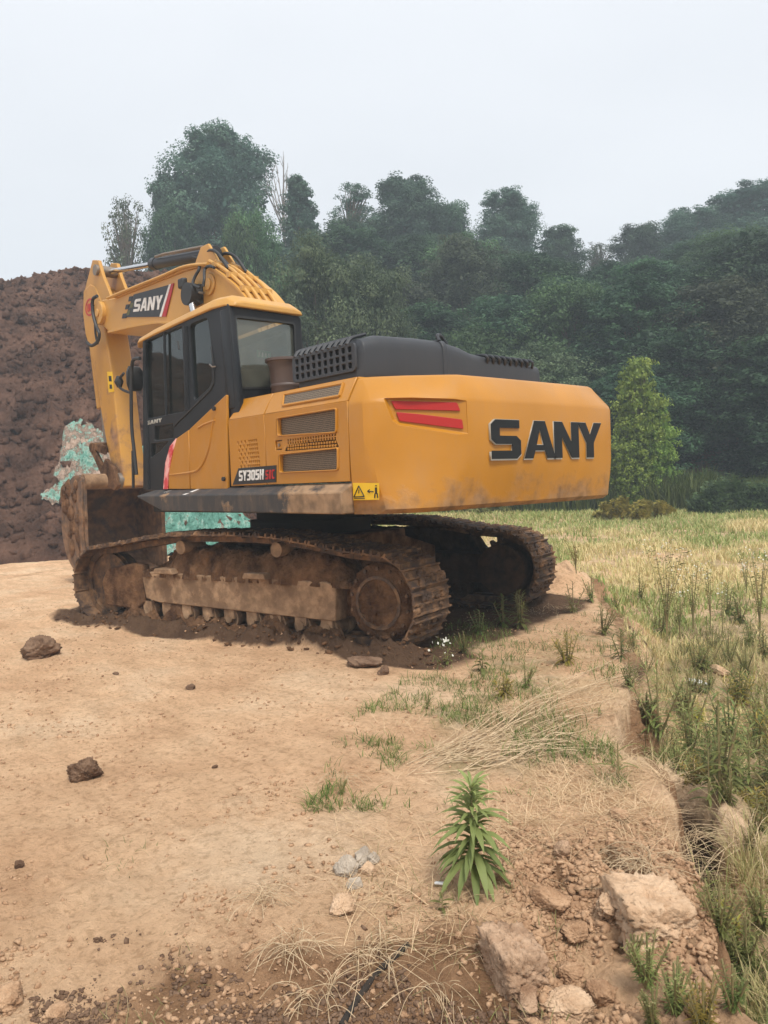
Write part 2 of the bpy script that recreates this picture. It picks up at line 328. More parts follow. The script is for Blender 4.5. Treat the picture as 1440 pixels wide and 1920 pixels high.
def lump(nx, nz, x0, x1, z0, z1, fn, T=None):
    """height sheet used for caked mud: fn(x,z)->(x,y,z)"""
    mb = MB(); vs = [fn(x0 + (x1 - x0) * i / (nx - 1), z0 + (z1 - z0) * j / (nz - 1)) for j in range(nz) for i in range(nx)]
    mb.add(vs, [(j * nx + i, j * nx + i + 1, (j + 1) * nx + i + 1, (j + 1) * nx + i) for j in range(nz - 1) for i in range(nx - 1)]); return mb
def build_track(side):
    sgn = 1 if side > 0 else -1; yc = 1.295 * sgn
    tr = bpy.data.objects.new('crawler_track', None); col.objects.link(tr); Wt = Wu @ Matrix.Translation((0, yc, 0)); tr.matrix_world = Wt; _W[tr.name] = Wt; parent(tr, ex)
    tr['label'] = 'mud-caked crawler track ' + ('beside the sandy pad' if sgn > 0 else 'on the grassy side')
    for k, (x, z, a) in enumerate(resample(PATH, NSH)):
        o = bpy.data.objects.new('track_shoe', shoes[k % 4]); col.objects.link(o)
        # outward normal is to the right of travel direction (path runs rear top->bottom->front->top)
        T = Wt @ Matrix.Translation((x, 0, z)) @ Matrix(((math.cos(a), 0, math.sin(a), 0), (0, 1, 0, 0), (math.sin(a), 0, -math.cos(a), 0), (0, 0, 0, 1)))
        T = T @ Matrix.Rotation(R_(random.uniform(-1.5, 1.5)), 4, 'Y'); o.matrix_world = T; _W[o.name] = T; parent(o, tr)
    P = lambda name, mb, m, par=tr, **k: obj(name, mb, m if sgn > 0 or m is M['track'] else M['shademud'], par, W=None, **k)  # far-side parts take the mud with shade painted into its colour
    def TW(mb):
        mb.v = [tuple(Wt @ Vector(v)) for v in mb.v]; return mb
    s = sgn
    mb = MB(); f0, f1 = s * -.15, s * .205
    mb.prism([(1.28, .49), (1.22, .20), (1.0, .165), (-1.5, .13), (-1.52, .45), (-1.4, .50), (.2, .50), (1.1, .51)], f0, f1)
    mb.prism([(1.28, .42), (1.28, .22), (1.95, .22), (1.95, .42)], s * -.12, s * .12)
    fr = P('track_frame', TW(mb), M['frame'], bevel=.012)
    mb = MB(); mb.prism([(1.25, .58), (1.25, .15), (1.4, .06), (1.95, .08), (2.02, .36), (1.9, .52), (1.4, .60)], s * .10, s * .21); P('idler_guard', TW(mb), M['mud'], bevel=.02)
    # step brackets
    for x in (-.55, .82): P('step', TW(MB().prism([(x - .16, .50), (x + .16, .50), (x + .13, .56), (x - .13, .56)], s * .12, s * .29)), M['frame'], bevel=.01)
    mb = MB(); nn = 40; mb.loft([[(-2.0 + r_ * math.cos(6.2832 * k / nn) * (1 + .03 * math.sin(k * 2.7) * (r_ < .36)), s * y_ + .012 * math.sin(k * 1.9 + r_ * 30), ZC + r_ * math.sin(6.2832 * k / nn)) for k in range(nn)] for r_, y_ in ((.35, .02), (.365, .10), (.355, .16), (.30, .195), (.20, .21), (.08, .225))])
    P('hub', TW(mb), M['mud'])
    mb = MB()
    for k in range(14): t_ = 6.2832 * k / 14 + .2; mb.cyl((-2.0 + .31 * math.cos(t_), s * .17, ZC + .31 * math.sin(t_)), (-2.0 + .31 * math.cos(t_), s * .205, ZC + .31 * math.sin(t_)), .017, 6)
    nn = 36; mb.loft([[(-2.0 + r_ * math.cos(6.2832 * k / nn), s * y_, ZC + r_ * math.sin(6.2832 * k / nn)) for k in range(nn)] for r_, y_ in ((.235, .19), (.245, .218), (.215, .222), (.205, .19))], False)
    P('bolt_ring', TW(mb), M['track'])
    mb = MB(); n = 21; prof = []
    for k in range(n):
        for dr, dt in ((.345, -.32), (.40, -.12), (.40, .12), (.345, .32)): t = 2 * math.pi * (k + dt) / n; prof.append((-2 + dr * math.cos(t), ZC + dr * math.sin(t)))
    mb.prism(prof, s * -.03, s * .03); P('sprocket', TW(mb), M['track'])
    mb = MB(); mb.cyl((-2.0, s * -.30, ZC), (-2.0, s * -.02, ZC), .30, 30); mb.box(-2.0, -1.4, *sorted((s * -.14, s * .03)), .15, .50); P('final_drive', TW(mb), M['mud'], bevel=.01)
    mb = MB()
    for y0, y1, r in ((-.09, .09, .35), (-.05, .05, .37)): mb.cyl((2, y0, ZC), (2, y1, ZC), r, 34)
    mb.cyl((2, -.15, ZC), (2, .15, ZC), .09, 16); P('idler', TW(mb), M['track'])
    for k in range(9):
        x = -1.38 + .325 * k; mb = MB(); mb.cyl((x, -.16, .055), (x, .16, .055), .085, 16); mb.cyl((x, -.10, .055), (x, -.05, .055), .105, 16); mb.cyl((x, .10, .055), (x, .16, .055), .105, 16); mb.cyl((x, -.2, .055), (x, .2, .055), .045, 10)
        mb.box(x - .07, x + .07, s * .16 - .02, s * .16 + .03, .06, .17); P('roller', TW(mb), M['frame'], smooth=True)
    for x in (-.78, .62):
        mb = MB(); mb.cyl((x, s * -.12, .79), (x, s * .19, .79), .075, 18); mb.box(x - .06, x + .06, s * .02 - .05, s * .02 + .05,   .48, .79); P('carrier_roller', TW(mb), M['frame'])
    # caked mud on top of frame
    sd = 5 if s > 0 else 9
    def fn(x, t):
        hh = .17 + .22 * float(fbm(x * 1.0, s * 3.1, .9, 3, sd)) + .08 * math.exp(-((x + .9) / .7) ** 2) + .05 * math.exp(-((x - .5) / .4) ** 2)
        if s < 0: hh = .33 + .3 * (hh - .2)
        hh = max(.01, hh) * float(sstep(-1.75, -1.45, x) * (1 - .75 * sstep(.75, 1.15, x)) * (1 - sstep(1.15, 1.35, x)))
        y = -.16 + .37 * min(1, t * 1.0) ; prof = math.sin(math.pi * min(1, t * .55 + .28)) ** .6
        zz = .49 + hh * (1.0 - .9 * max(0, (t - .55) / .45) ** 1.6) + .05 * float(fbm(x * 4, t * 3 + s, .35, 5, 3, .65)); yy = y + .08 * float(fbm(x * 3, t * 2, .3, 5, 8, .65))
        return (x, s * yy, zz if t < 1 else .45)
    P('caked_mud', TW(lump(200, 26, -1.75, 1.35, 0, 1, fn)), M['mud'], angle=180)
    def fr_(x, q):
        hh = min(.30, max(.03, .16 + .34 * float(fbm(x * 1.3 + 40 * s, .5, .45, 4, sd + 20, .6)))) * float(sstep(-1.75, -1.5, x) * sstep(1.9, 1.6, x)); return (x, s * (.27 - .13 * q ** 1.5 + .035 * float(fbm(x * 3, q * 3, .4, 4, 12))), -.13 + (hh + .05) * q + .02 * float(fbm(x * 6, q * 4, .3, 3, 13)))
    P('packed_mud', TW(lump(180, 14, -1.8, 1.8, 0, 1, fr_)), M['mud'], angle=180)
    return tr
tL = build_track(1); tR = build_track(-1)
# ---- centre frame, swing bearing, deck
mb = MB()
for sg in (1, -1):
    for xx in (-.75, .75): mb.loft([[(Wu @ Vector(p)) for p in r] for r in ([(xx - .28, sg * .2, .40), (xx + .28, sg * .2, .40), (xx + .28, sg * .2, .85), (xx - .28, sg * .2, .85)], [(xx - .3, sg * 1.15, .30), (xx + .3, sg * 1.15, .30), (xx + .3, sg * 1.15, .60), (xx - .3, sg * 1.15, .60)])])
mb.box(-1.0, 1.0, -.55, .55, .38, .86, Wu); obj('centre_frame', mb, M['mud'], ex, bevel=.02)
mb = MB(); mb.cyl((0, 0, .85), (0, 0, 1.02), .72, 40); mb.cyl((0, 0, 1.0), (0, 0, 1.16), .64, 40); obj('swing_bearing', mb, M['dark'], ex)
mb = MB(); mb.box(-2.6, 1.15, -1.42, 1.45, 1.165, 1.41); obj('deck', mb, M['dark'], ex, bevel=.01)
# side skirt
mb = MB(); E_ = -2.575
sk = [[(1.30, 1.6, 1.365), (.62, 1.6, 1.185), (E_, 1.6, 1.17), (E_, 1.6, 1.365)], ]
outer = [(1.30, 1.365), (.62, 1.185), (E_, 1.17), (E_, 1.36)]
mb.add([(1.30, 1.60, 1.36), (.62, 1.60, 1.185), (E_, 1.60, 1.17), (E_, 1.60, 1.35), (1.05, 1.455, 1.43), (.62, 1.455, 1.185), (E_, 1.455, 1.17), (E_, 1.455, 1.43)],
       [(0, 1, 2, 3), (0, 3, 7, 4), (1, 5, 6, 2), (2, 6, 7, 3), (4, 7, 6, 5), (0, 4, 5, 1)])
skirt = obj('side_skirt', mb, M['skirt'], ex, bevel=.012)
def on_skirt(x, y): return (x, y, 1.355 + (1.60 - y) / .145 * .074 + .003)
mb = MB(); mb.add([on_skirt(.02, 1.48), on_skirt(-.05, 1.48), on_skirt(.08, 1.59), on_skirt(.15, 1.59)], [(0, 1, 2, 3)])
obj('reflector_strip', mb, M['white'], skirt, smooth=False)
mb = MB()
for x in (.60, .66): mb.add([on_skirt(x, 1.48), on_skirt(x - .02, 1.48), on_skirt(x + .08, 1.59), on_skirt(x + .10, 1.59)], [(0, 1, 2, 3)])
obj('scuffed_strip', mb, M['rim'], skirt, smooth=False)
mb = MB(); mb.box(-2.5, 1.0, -1.60, -1.42, 1.17, 1.40); obj('side_skirt', mb, M['skirt'], ex, bevel=.01)
# ---- hood: cross-section body + panels on the near side
YS, ZB, ZK, ZT = 1.49, 1.432, 2.095, 2.30
def sect(x, dy=0): return [(x, YS - dy, ZB), (x, YS - dy, ZK), (x, 1.37 - dy, ZT - dy), (x, -1.37, ZT - dy), (x, -1.49, ZK), (x, -1.49, ZB)]
mb = MB(); mb.loft([sect(-.72, .05), sect(-2.58, .05)]); obj('machine_body', mb, M['blackhole'], ex)
mb = MB(); mb.box(-2.575, -.75, -1.5, 1.36, 2.24, 2.302); obj('top_deck', mb, M['yellow'], ex, bevel=.01)
mb = MB(); mb.box(-2.575, .9, -1.5, -1.44, 1.435, 2.30); obj('far_side_panel', mb, M['yellow'], ex, bevel=.01)
def side_panel(name, x0, x1, holes, front_lean=0., parent_=ex):
    # face
    d = plate(name, [[(x0, ZB + .004), (x1, ZB + .004), (x1, ZK), (x0 , ZK)]], holes, FY(YS - .02), .04, M['yellow'], parent_, bevel=.004)
    mb = MB(); x1b = x1 - front_lean
    a = [(x0, YS, ZK + .001), (x1, YS, ZK + .001), (x1b, 1.375, ZT), (x0, 1.375, ZT)]; b = [(x0, YS - .04, ZK + .001), (x1, YS - .04, ZK + .001), (x1b, 1.335, ZT), (x0, 1.335, ZT)]
    mb.loft([a, b]); mb.add([a[2], a[3], (x0, 1.2, ZT + .004), (x1b, 1.2, ZT + .004)], [(0, 1, 2, 3)])
    obj('upper_bevel', mb, M['yellow'], d, bevel=.006)
    return d
# front hood door with little hole grid
hs_ = []
for r in range(7):
    for c in range(11):
        if c < 6 and (c + r) % 2 and c < 6 - r * .75 + 3: continue
        if c < 5 - r * .55 and (c + r) % 2 == 1: continue
        x = -.86 - .033 * c - .006 * r; z = 1.86 - .040 * r
        hs_.append(rect(x - .010, x + .010, z - .014, z + .014))
hd = side_panel('hood_door', -1.335, -.70, hs_, .12)
mb = MB(); mb.add([(-.70, YS, ZB), (-.70, YS - .05, ZB), (-.82, 1.33, ZT), (-.82, 1.375, ZT), (-.70, YS, ZK), (-.70, YS - .3, ZK), (-.70, YS - .3, ZB), (-.82, 1.1, ZT)], [(0, 4, 5, 6), (4, 3, 7, 5)]); obj('front_face', mb, M['yellow'], hd, smooth=False)
# vent door, windows from the photograph laid on the side plane
def qs(pts, Y=YS): return [S2(*p, Y) for p in pts]
v1 = qs([(522, 785), (630, 767), (630, 809), (523, 816)]); v3 = qs([(526, 853), (633, 841), (633, 880), (526, 885)])
grid = []
g0 = np.array(S2(540, 825.5, YS)); g1 = np.array(S2(628, 815, YS)); g2 = np.array(S2(540, 842, YS)); g3 = np.array(S2(628.5, 835, YS))
for c in range(19):
    for r in range(4):
        a = c / 18; b = r / 3; p = (g0 * (1 - a) + g1 * a) * (1 - b) + (g2 * (1 - a) + g3 * a) * b; grid.append(rect(p[0] - .0105, p[0] + .0105, p[1] - .0105, p[1] + .0105))
latch = qs([(515, 823), (530, 821), (530, 844), (515, 846)])
latch = qs([(516, 826), (528.5, 824.5), (528.5, 843), (516, 844.5)])
vd = side_panel('vent_door', -2.565, -1.345, [rpoly(v1, .02), rpoly(v3, .02), latch, qs([(534, 823.5), (634.5, 811.5), (635, 838), (534, 846)])])
plate('square_hole_grille', [qs([(534, 823.5), (634.5, 811.5), (635, 838), (534, 846)])], grid, FY(YS - .012), .02, M['yellow'], vd)
for v in (v1, v3):
    obj('vent_mesh', MB().prism([p for p in v], YS - .04, YS - .03), M['mesh'], vd, smooth=False)
for v in (v1, v3):
    c = np.mean(v, axis=0); big = [tuple(c + (np.array(p) - c) * np.array([1.045, 1.14])) for p in v]
    plate('vent_frame', [rpoly(big, .03)], [rpoly(v, .02)], FY(YS + .004), .022, M['yellow'], vd, bevel=.007)
gb = qs([(513, 823), (636, 806), (637, 838), (514, 848)]); obj('vent_backing', MB().prism(gb, YS - .06, YS - .045), M['blackhole'], vd, smooth=False)
lt = obj('latch', MB().prism([tuple(np.mean(latch, axis=0) + (np.array(p) - np.mean(latch, axis=0)) * .8) for p in latch], YS - .035, YS - .012), M['yellow'], vd, bevel=.004)
obj('lock', MB().cyl((np.mean(latch, axis=0)[0], YS - .012, np.mean(latch, axis=0)[1]), (np.mean(latch, axis=0)[0], YS + .0, np.mean(latch, axis=0)[1]), .014, 10), M['steel'], lt)
# upper bevel vent
def bev(x, t, off=0.):     # point on bevel face, t 0..1 upward
    n = Vector((0, ZT - ZK, YS - 1.375)).normalized(); p = Vector((x, YS + (1.375 - YS) * t, ZK + (ZT - ZK) * t)); return tuple(p + n * off)
mb = MB(); q = [(-1.62, .26), (-2.44, .26), (-2.42, .80), (-1.56, .80)]
obj('bevel_vent_mesh', MB().add([bev(x, t, .006) for x, t in q], [(0, 1, 2, 3)]), M['mesh'], vd, smooth=False)
for i in range(4):
    a, b = q[i], q[(i + 1) % 4]; mb.tube([bev(*a, .006), bev(*b, .006)], .013, 6)
obj('vent_frame', mb, M['yellow'], vd)
# storage panels ahead of the hood, under the cab
fp = qs([(426, 740), (428, 917), (356.5, 915.5), (354, 803)]); fp = [(-.665, 2.335), (-.665, ZB + .004), (.135, ZB + .004), (.135, S2(355, 803, YS)[1] - .0)]
pk = [(-.665, 2.335), (-.665, ZB + .004), (.130, ZB + .004), (.130, 2.02), (-.60, 2.335)]
dpoly = [tuple(S2(*p, YS)) for p in [(424.5, 739), (427, 917), (357, 917), (354, 806)]]
sd_ = plate('storage_door', [rpoly(dpoly, .02, 2)], [], FY(YS - .015), .03, M['yellow'], ex, bevel=.006)
fpoly = [tuple(S2(*p, YS)) for p in [(353, 806.5), (356, 917), (308, 917), (313, 875), (324, 828), (328, 824)]]
fpn = plate('front_corner_panel', [fpoly], [], FY(YS - .015), .03, M['yellow'], ex, bevel=.006)
# pressed ridges on the storage door
rp = [tuple(S2(*p, YS)) for p in [(312, 891), (355, 886), (372, 880), (384, 862), (393, 835), (398, 800), (402, 782)]]
mb = MB(); pts = [(x, YS + .0, z) for x, z in smooth_pts(rp, 5)]; mb.tube(pts, [.004 + .012 * math.sin(math.pi * i / (len(pts) - 1)) ** .5 for i in range(len(pts))], 8); obj('pressed_ridge', mb, M['yellow'], sd_)
rp = [tuple(S2(*p, YS)) for p in [(372, 802), (384, 795), (404, 788)]]
mb = MB(); mb.tube([(x, YS, z) for x, z in rp], .012, 8); obj('pressed_ridge', mb, M['yellow'], sd_)
for px, py in ((403, 766), (421, 898)):
    x, z = S2(px, py, YS); obj('latch_knob', MB().cyl((x, YS, z), (x, YS + .025, z), .022, 14), M['rubber'], sd_)
rs = [tuple(S2(*p, YS)) for p in [(307, 917), (311, 868), (320, 836), (331, 822), (324, 850), (317, 885), (316, 917)]]
plate('red_reflector', [rs], [], FY(YS + .004), .008, M['redwhite'], fpn)
# model plate SY305H SIC
dk = [tuple(S2(*p, YS)) for p in [(448, 878), (518.5, 872.3), (518.5, 904), (437, 909)]]
mp_ = plate('model_plate', [dk], [], FY(YS + .003), .006, M['decalblack'], ex)
word('model_lettering', 'SY305H', [S2(449.5, 902, YS), S2(495.5, 899, YS), S2(495.5, 879.5, YS), S2(449.5, 882.5, YS)], FY(YS + .007), .006, M['white'], mp_, gap=.16)
word('suffix_lettering', 'SIC', [S2(499.5, 899, YS), S2(516, 897.5, YS), S2(516, 880, YS), S2(499.5, 881.5, YS)], FY(YS + .007), .006, M['red'], mp_, gap=.16)
# ---- counterweight
def cwring(z, ins, bot=0.):
    c = [(-2.575, 1.49 - ins * .9), (-2.74, 1.478 - ins), (-2.80, 1.44 - ins), (-3.00, 1.20 - ins * .85), (-3.19, .85 - ins * .4), (-3.235, .70), (-3.25, .3), (-3.255, -.3), (-3.255, -.9), (-3.25, -1.30 + ins * .5), (-3.21, -1.43 + ins), (-3.0, -1.50 + ins), (-2.575, -1.52 + ins)]
    if bot:
        c = [((x * (1 - bot) + xb * bot), (y * (1 - bot) + yb * bot)) for (x, y), (xb, yb) in zip(c, [(-2.575, 1.47), (-2.76, 1.45), (-2.9, 1.41), (-3.04, 1.30), (-3.12, 1.14), (-3.15, .95), (-3.17, .3), (-3.18, -.3), (-3.19, -.9), (-3.20, -1.32), (-3.16, -1.43), (-2.95, -1.48), (-2.575, -1.48)])]
    return [(x + (0 if i in (0, 12) else ins), y, z - (.0 if i < 6 else .0)) for i, (x, y) in enumerate(c)]
mb = MB(); mb.loft([cwring(1.163, .06, 1), cwring(1.20, .0, 1.), cwring(1.30, .0, .75), cwring(1.42, 0, .35), cwring(1.56, 0, .08), cwring(1.75, 0), cwring(2.05, 0), cwring(2.09, .01), cwring(2.27, .125), cwring(2.295, .16)])
cw = obj('counterweight', mb, M['cw'], ex, bevel=.02, seg=3, angle=24)
# tail-light recess on the 45 degree corner; plane through chamfer
cA = np.array([-2.80, 1.44]); cB = np.array([-3.19, .85]); 
def fit_plane():
    d = (cB - cA) / np.linalg.norm(cB - cA); n = np.array([d[1], -d[0]]); 
    if n @ (CC[:2] - cA) < 0: n = -n
    return cA, d, n
pA, pd, pn = fit_plane()
def ch2(px, py, off=0.):
    r = CR.T @ np.array([(px - 720) / 1440, (py - 960) / 1440, 1.0]); o = pA + pn * off; t = ((o - CC[:2]) @ pn) / (r[:2] @ pn); P = CC + r * t; return ((P[:2] - pA) @ pd, P[2])
def FC(off): return Matrix(((pd[0], 0, pn[0], pA[0] + pn[0] * off), (pd[1], 0, pn[1], pA[1] + pn[1] * off), (0, 1, 0, 0), (0, 0, 0, 1)))
def boolean_cut(o, cutter):
    md = o.modifiers.new('cut', 'BOOLEAN'); md.operation = 'DIFFERENCE'; md.object = cutter; md.solver = 'EXACT'
    while o.modifiers[0].name != 'cut': bpy.context.view_layer.objects.active = o; bpy.ops.object.modifier_move_up(modifier='cut')
    dg = bpy.context.evaluated_depsgraph_get(); bev_ = o.modifiers.get('bevel'); 
    if bev_: bev_.show_viewport = False
    dg.update(); me = bpy.data.meshes.new_from_object(o.evaluated_get(bpy.context.evaluated_depsgraph_get())); old = o.data; o.modifiers.remove(md); o.data = me
    if bev_: bev_.show_viewport = True
    bpy.data.objects.remove(cutter)
    me.materials.clear(); me.materials.append(M['cw']); 
    for p in me.polygons: p.use_smooth = True
    me.set_sharp_from_angle(angle=R_(24))
ri = [ch2(*p) for p in [(727, 748), (876, 751), (879, 812), (750, 791), (741, 785)]]; ro = [ch2(*p) for p in [(719, 746), (878, 748), (881, 818), (748, 797), (736, 788)]]
def P3(a, b, off): q = FC(off) @ Vector((a, b, 0)); return tuple(q)
cut = MB(); cut.loft([[P3(a, b, .20) for a, b in [tuple(np.mean(ro, axis=0) + (np.array(p) - np.mean(ro, axis=0)) * 1.2) for p in ro]], [P3(a, b, -.0) for a, b in ro], [P3(a, b, -.035) for a, b in ri]])
try: boolean_cut(cw, obj('cutter', cut, None))
except Exception as e_: print('boolean failed', e_)
r1 = [ch2(*p) for p in [(734, 751), (858, 754), (865, 770), (789, 768), (742, 767)]]; r2 = [ch2(*p) for p in [(743.5, 772), (788, 776), (868, 786), (870.5, 804), (750, 789)]]
for rr_ in (r1, r2): plate('tail_stripe', [rpoly(rr_, .012, 3)], [], FC(-.026), .012, M['red'], cw, bevel=.003)
# rear lettering
XR = -3.240
ltt = [('S', 921.5, 978.5), ('A', 983, 1043), ('N', 1037.5, 1087), ('Y', 1084.5, 1129.5)]
zt, zb_ = 1.915, 1.565
for ch, a, b in ltt:
    ya, yb = B2(a, 830, XR - .03)[0], B2(b, 830, XR - .03)[0]
    if ch == 'N': ya -= .02
    q = [(ya, zb_), (yb, zb_), (yb, zt), (ya, zt)]
    o_, h_ = letter_polys(ch, q); lo = plate('raised_letter', o_, h_, FX(XR - .013), .018, M['rim'], cw)
    c = .010; s_ = lambda p: (p[0] + .004, p[1] + .006)
    cx_, cz_ = (ya + yb) / 2, (zb_ + zt) / 2
    o2 = [[(cx_ + (p[0] - cx_) * .965, cz_ + (p[1] - cz_) * .955 + .004) for p in q2] for q2 in o_]; h2 = [[(np.mean([k[0] for k in q2]) + (p[0] - np.mean([k[0] for k in q2])) * 1.12, np.mean([k[1] for k in q2]) + (p[1] - np.mean([k[1] for k in q2])) * 1.12) for p in q2] for q2 in h_]
    plate('letter_face', o2, h2, FX(XR - .0245), .006, M['letter'], lo)
# warning label near the seam
wq = [S2(661, 905.5, 1.49), S2(704, 905.5, 1.475), S2(704.5, 937, 1.475), S2(662, 937.5, 1.49)]
def wl_pt(px, py, off=0.):   # plane through the side, slightly proud
    p = at(px, py, 1, 1.492 + off); return tuple(p)
mb = MB(); mb.loft([[wl_pt(*p, .004) for p in [(661.5, 905.5), (711, 905.5), (711, 937), (662.5, 938)]], [wl_pt(*p, -.02) for p in [(661.5, 905.5), (711, 905.5), (711, 937), (662.5, 938)]]])
wlb = obj('warning_label', mb, M['decalyellow'], cw, smooth=False)
mb = MB(); 
tri = [(672.5, 911), (683, 931), (663.5, 932)]
for i in range(3): mb.tube([wl_pt(*tri[i], .006), wl_pt(*tri[(i + 1) % 3], .006)], .005, 5)
mb.tube([wl_pt(673, 918, .006), wl_pt(672.5, 925, .006)], .004, 5); mb.tube([wl_pt(664, 935, .006), wl_pt(684, 934.5, .006)], .003, 5)
mb.tube([wl_pt(705, 914, .006), wl_pt(705.5, 926, .006)], .010, 6); mb.tube([wl_pt(705, 910, .006), wl_pt(705, 911.5, .006)], .009, 6); mb.tube([wl_pt(703, 925, .006), wl_pt(702.5, 934, .006)], .005, 6); mb.tube([wl_pt(707.5, 925, .006), wl_pt(708.5, 934, .006)], .005, 6)
mb.tube([wl_pt(689, 921, .006), wl_pt(700, 922, .006)], .004, 5); mb.tube([wl_pt(693, 918, .006), wl_pt(689, 921, .006)], .004, 5); mb.tube([wl_pt(693, 924, .006), wl_pt(689, 921, .006)], .004, 5)
obj('warning_symbol', mb, M['decalblack'], wlb)
# ---- engine cover: loft along Y
def cvr(y, xf, xr, zt_, r=.13, zb=2.25):
    pr = rpoly([(xf, zb), (xr, zb), (xr, zt_), (xf, zt_)], r, 5); return [(a, y, b) for a, b in pr]
mb = MB(); mb.loft([cvr(1.20, -1.52, -2.36, 2.60, .10), cvr(1.15, -1.47, -2.42, 2.67, .12), cvr(.98, -1.45, -2.45, 2.715, .13), cvr(.5, -1.45, -2.45, 2.735, .13), cvr(.17, -1.45, -2.45, 2.735, .13), cvr(-.08, -1.45, -2.45, 2.705, .13), cvr(-.22, -1.45, -2.45, 2.655, .10), cvr(-.36, -1.45, -2.45, 2.635, .08), cvr(-1.0, -1.45, -2.45, 2.615, .08), cvr(-1.30, -1.45, -2.45, 2.595, .09), cvr(-1.38, -1.50, -2.40, 2.54, .1), cvr(-1.42, -1.5, -2.38, 2.35, .06)])
ec = obj('engine_cover', mb, M['cover'], ex, bevel=.015, angle=40)
mb = MB(); mb.loft([cvr(.20, -1.44, -2.462, 2.747, .13), cvr(.13, -1.44, -2.462, 2.745, .13)]); obj('cover_band', mb, M['cover'], ec, bevel=.01)
mb = MB(); mb.tube(smooth_pts([(-2.40, .19, 2.73), (-2.36, .17, 2.79), (-2.3, .05, 2.80), (-2.3, -.02, 2.73)], 5), .018, 7); obj('cover_handle', mb, M['cover'], ec)
# louvred grille on near end: dark slots with slats
def grille(name, x0, x1, z0, z1, nc, nr, y, slope=0.):
    hol = []; 
    for c in range(nc):
        for r in range(nr):
            xa = x0 + (x1 - x0) * (c + .22) / nc; xb = x0 + (x1 - x0) * (c + .80) / nc; za = z0 + (z1 - z0) * (r + .15) / nr; zb = z0 + (z1 - z0) * (r + .85) / nr
            hol.append(rpoly([(xa, za), (xb, za), (xb, zb), (xa, zb)], .01, 2))
    plate(name, [rpoly(rect(min(x0, x1) - .03, max(x0, x1) + .03, z0 - .02, z1 + .02), .05, 3)], hol, FY(y), .025, M['cover'], ec, bevel=.004)
    obj('grille_backing', MB().box(min(x0, x1), max(x0, x1), y - .02, y - .012, z0, z1), M['blackhole'], ec, smooth=False)
grille('side_grille', -1.50, -2.36, 2.40, 2.61, 10, 3, 1.222)
mb = MB()
for k in range(10):
    x = -1.52 - .085 * k; mb.tube(smooth_pts([(x, 1.235, 2.62), (x, 1.18, 2.68), (x, 1.02, 2.73)], 4), .018, 6)
obj('grille_rib', mb, M['cover'], ec)
mb = MB()
for k in range(9):
    y = -.42 - .092 * k; mb.tube(smooth_pts([(-2.44, y - .03, 2.56), (-2.47, y, 2.615), (-2.41, y, 2.645), (-2.25, y, 2.65)], 4), .014, 6)
obj('cover_rib', mb, M['cover'], ec)
mb = MB()
for k in range(8):
    y = -.466 - .092 * k; mb.box(-2.456, -2.20, y - .018, y + .018, 2.58, 2.625)
obj('cover_slot', mb, M['blackhole'], ec)
# hose bundle / pre-cleaner in front of the cover
x0, y0 = -1.02, .98
mb = MB(); n = 28
def circ(x, y, z, r, n=28): return [(x + r * math.cos(6.2832 * k / n), y + r * math.sin(6.2832 * k / n), z) for k in range(n)]
mb.loft([circ(x0, y0, 2.28, .165), circ(x0, y0, 2.40, .165), circ(x0, y0, 2.41, .172), circ(x0, y0, 2.43, .172), circ(x0, y0, 2.44, .165), circ(x0, y0, 2.62, .178), circ(x0, y0, 2.66, .20), circ(x0, y0, 2.665, .215), circ(x0, y0, 2.69, .215), circ(x0, y0, 2.69, .19), circ(x0, y0, 2.64, .17)])
pc = obj('precleaner', mb, M['cap'], ex)
mb = MB(); mb.box(-1.24, -.80, .80, 1.14, 2.30, 2.335); obj('precleaner_base', mb, M['black'], pc, bevel=.01)

# ---- cab
YC = 1.452; XRC = -.745
def c2(px, py): return S2(px, py, YC)
def r2_(px, py): return B2(px, py, XRC)
cab = bpy.data.objects.new('cab', None); col.objects.link(cab); cab.location = (.3, 1, 1.44); _W[cab.name] = Matrix.Translation((.3, 1, 1.44)); parent(cab, ex)
outer = [c2(*p) for p in [(267, 640), (272, 629), (330, 604), (384, 580), (406, 571), (428, 569), (447, 745), (449, 790), (449, 917), (271, 920), (268, 880)]]
w1 = [c2(*p) for p in [(271.5, 641), (304, 626), (341, 611), (346, 771), (275, 785)]]
w2 = [c2(*p) for p in [(355, 609), (389, 594.5), (396, 650), (397, 715), (392, 727), (363, 753)]]
w3 = [c2(*p) for p in [(290, 799.5), (325, 794), (325, 821), (289, 826)]]; w4 = [c2(*p) for p in [(283, 832), (316, 828), (300, 846), (282.5, 858)]]
sidep = plate('side_frame', [rpoly(outer, .03, 3)], [rpoly(w1, .04), rpoly(w2, .07), rpoly(w3, .03), rpoly(w4, .02)], FY(YC - .03), .06, M['black'], cab, bevel=.008)
for nm, w in (('door_glass', w1), ('side_glass', w2), ('lower_glass', w3), ('lower_glass', w4)):
    c = np.mean(w, axis=0); plate(nm, [[tuple(c + (np.array(p) - c) * 1.04) for p in w]], [], FY(YC - .035), .006, M['glass'], cab)
# vertical slider bars, door edge, seals
def bar(pts, r, Y=YC, m='black', name='door_bar', par=cab): return obj(name, MB().tube([(*S2(*p, Y)[:1], Y, S2(*p, Y)[1]) for p in pts], r, 8), M[m], par)
bar([(308, 624), (312, 778)], .016, name='slider_bar'); bar([(349, 612), (352, 768)], .03, name='door_pillar')
bar([(273, 640), (271, 700), (276, 786), (280, 917)], .022, name='door_edge')
sp = [(396, 650), (401, 690), (401, 718), (395, 731), (364, 762), (335, 790), (326, 800)]
bar(sp, .009, YC + .004, 'rubber', 'door_seal')
bar([(393, 683), (398, 688), (404, 687)], .008, YC + .02, 'steel', 'door_hinge')
bar([(333, 640), (336, 655)], .010, YC + .03, 'rubber', 'door_handle')
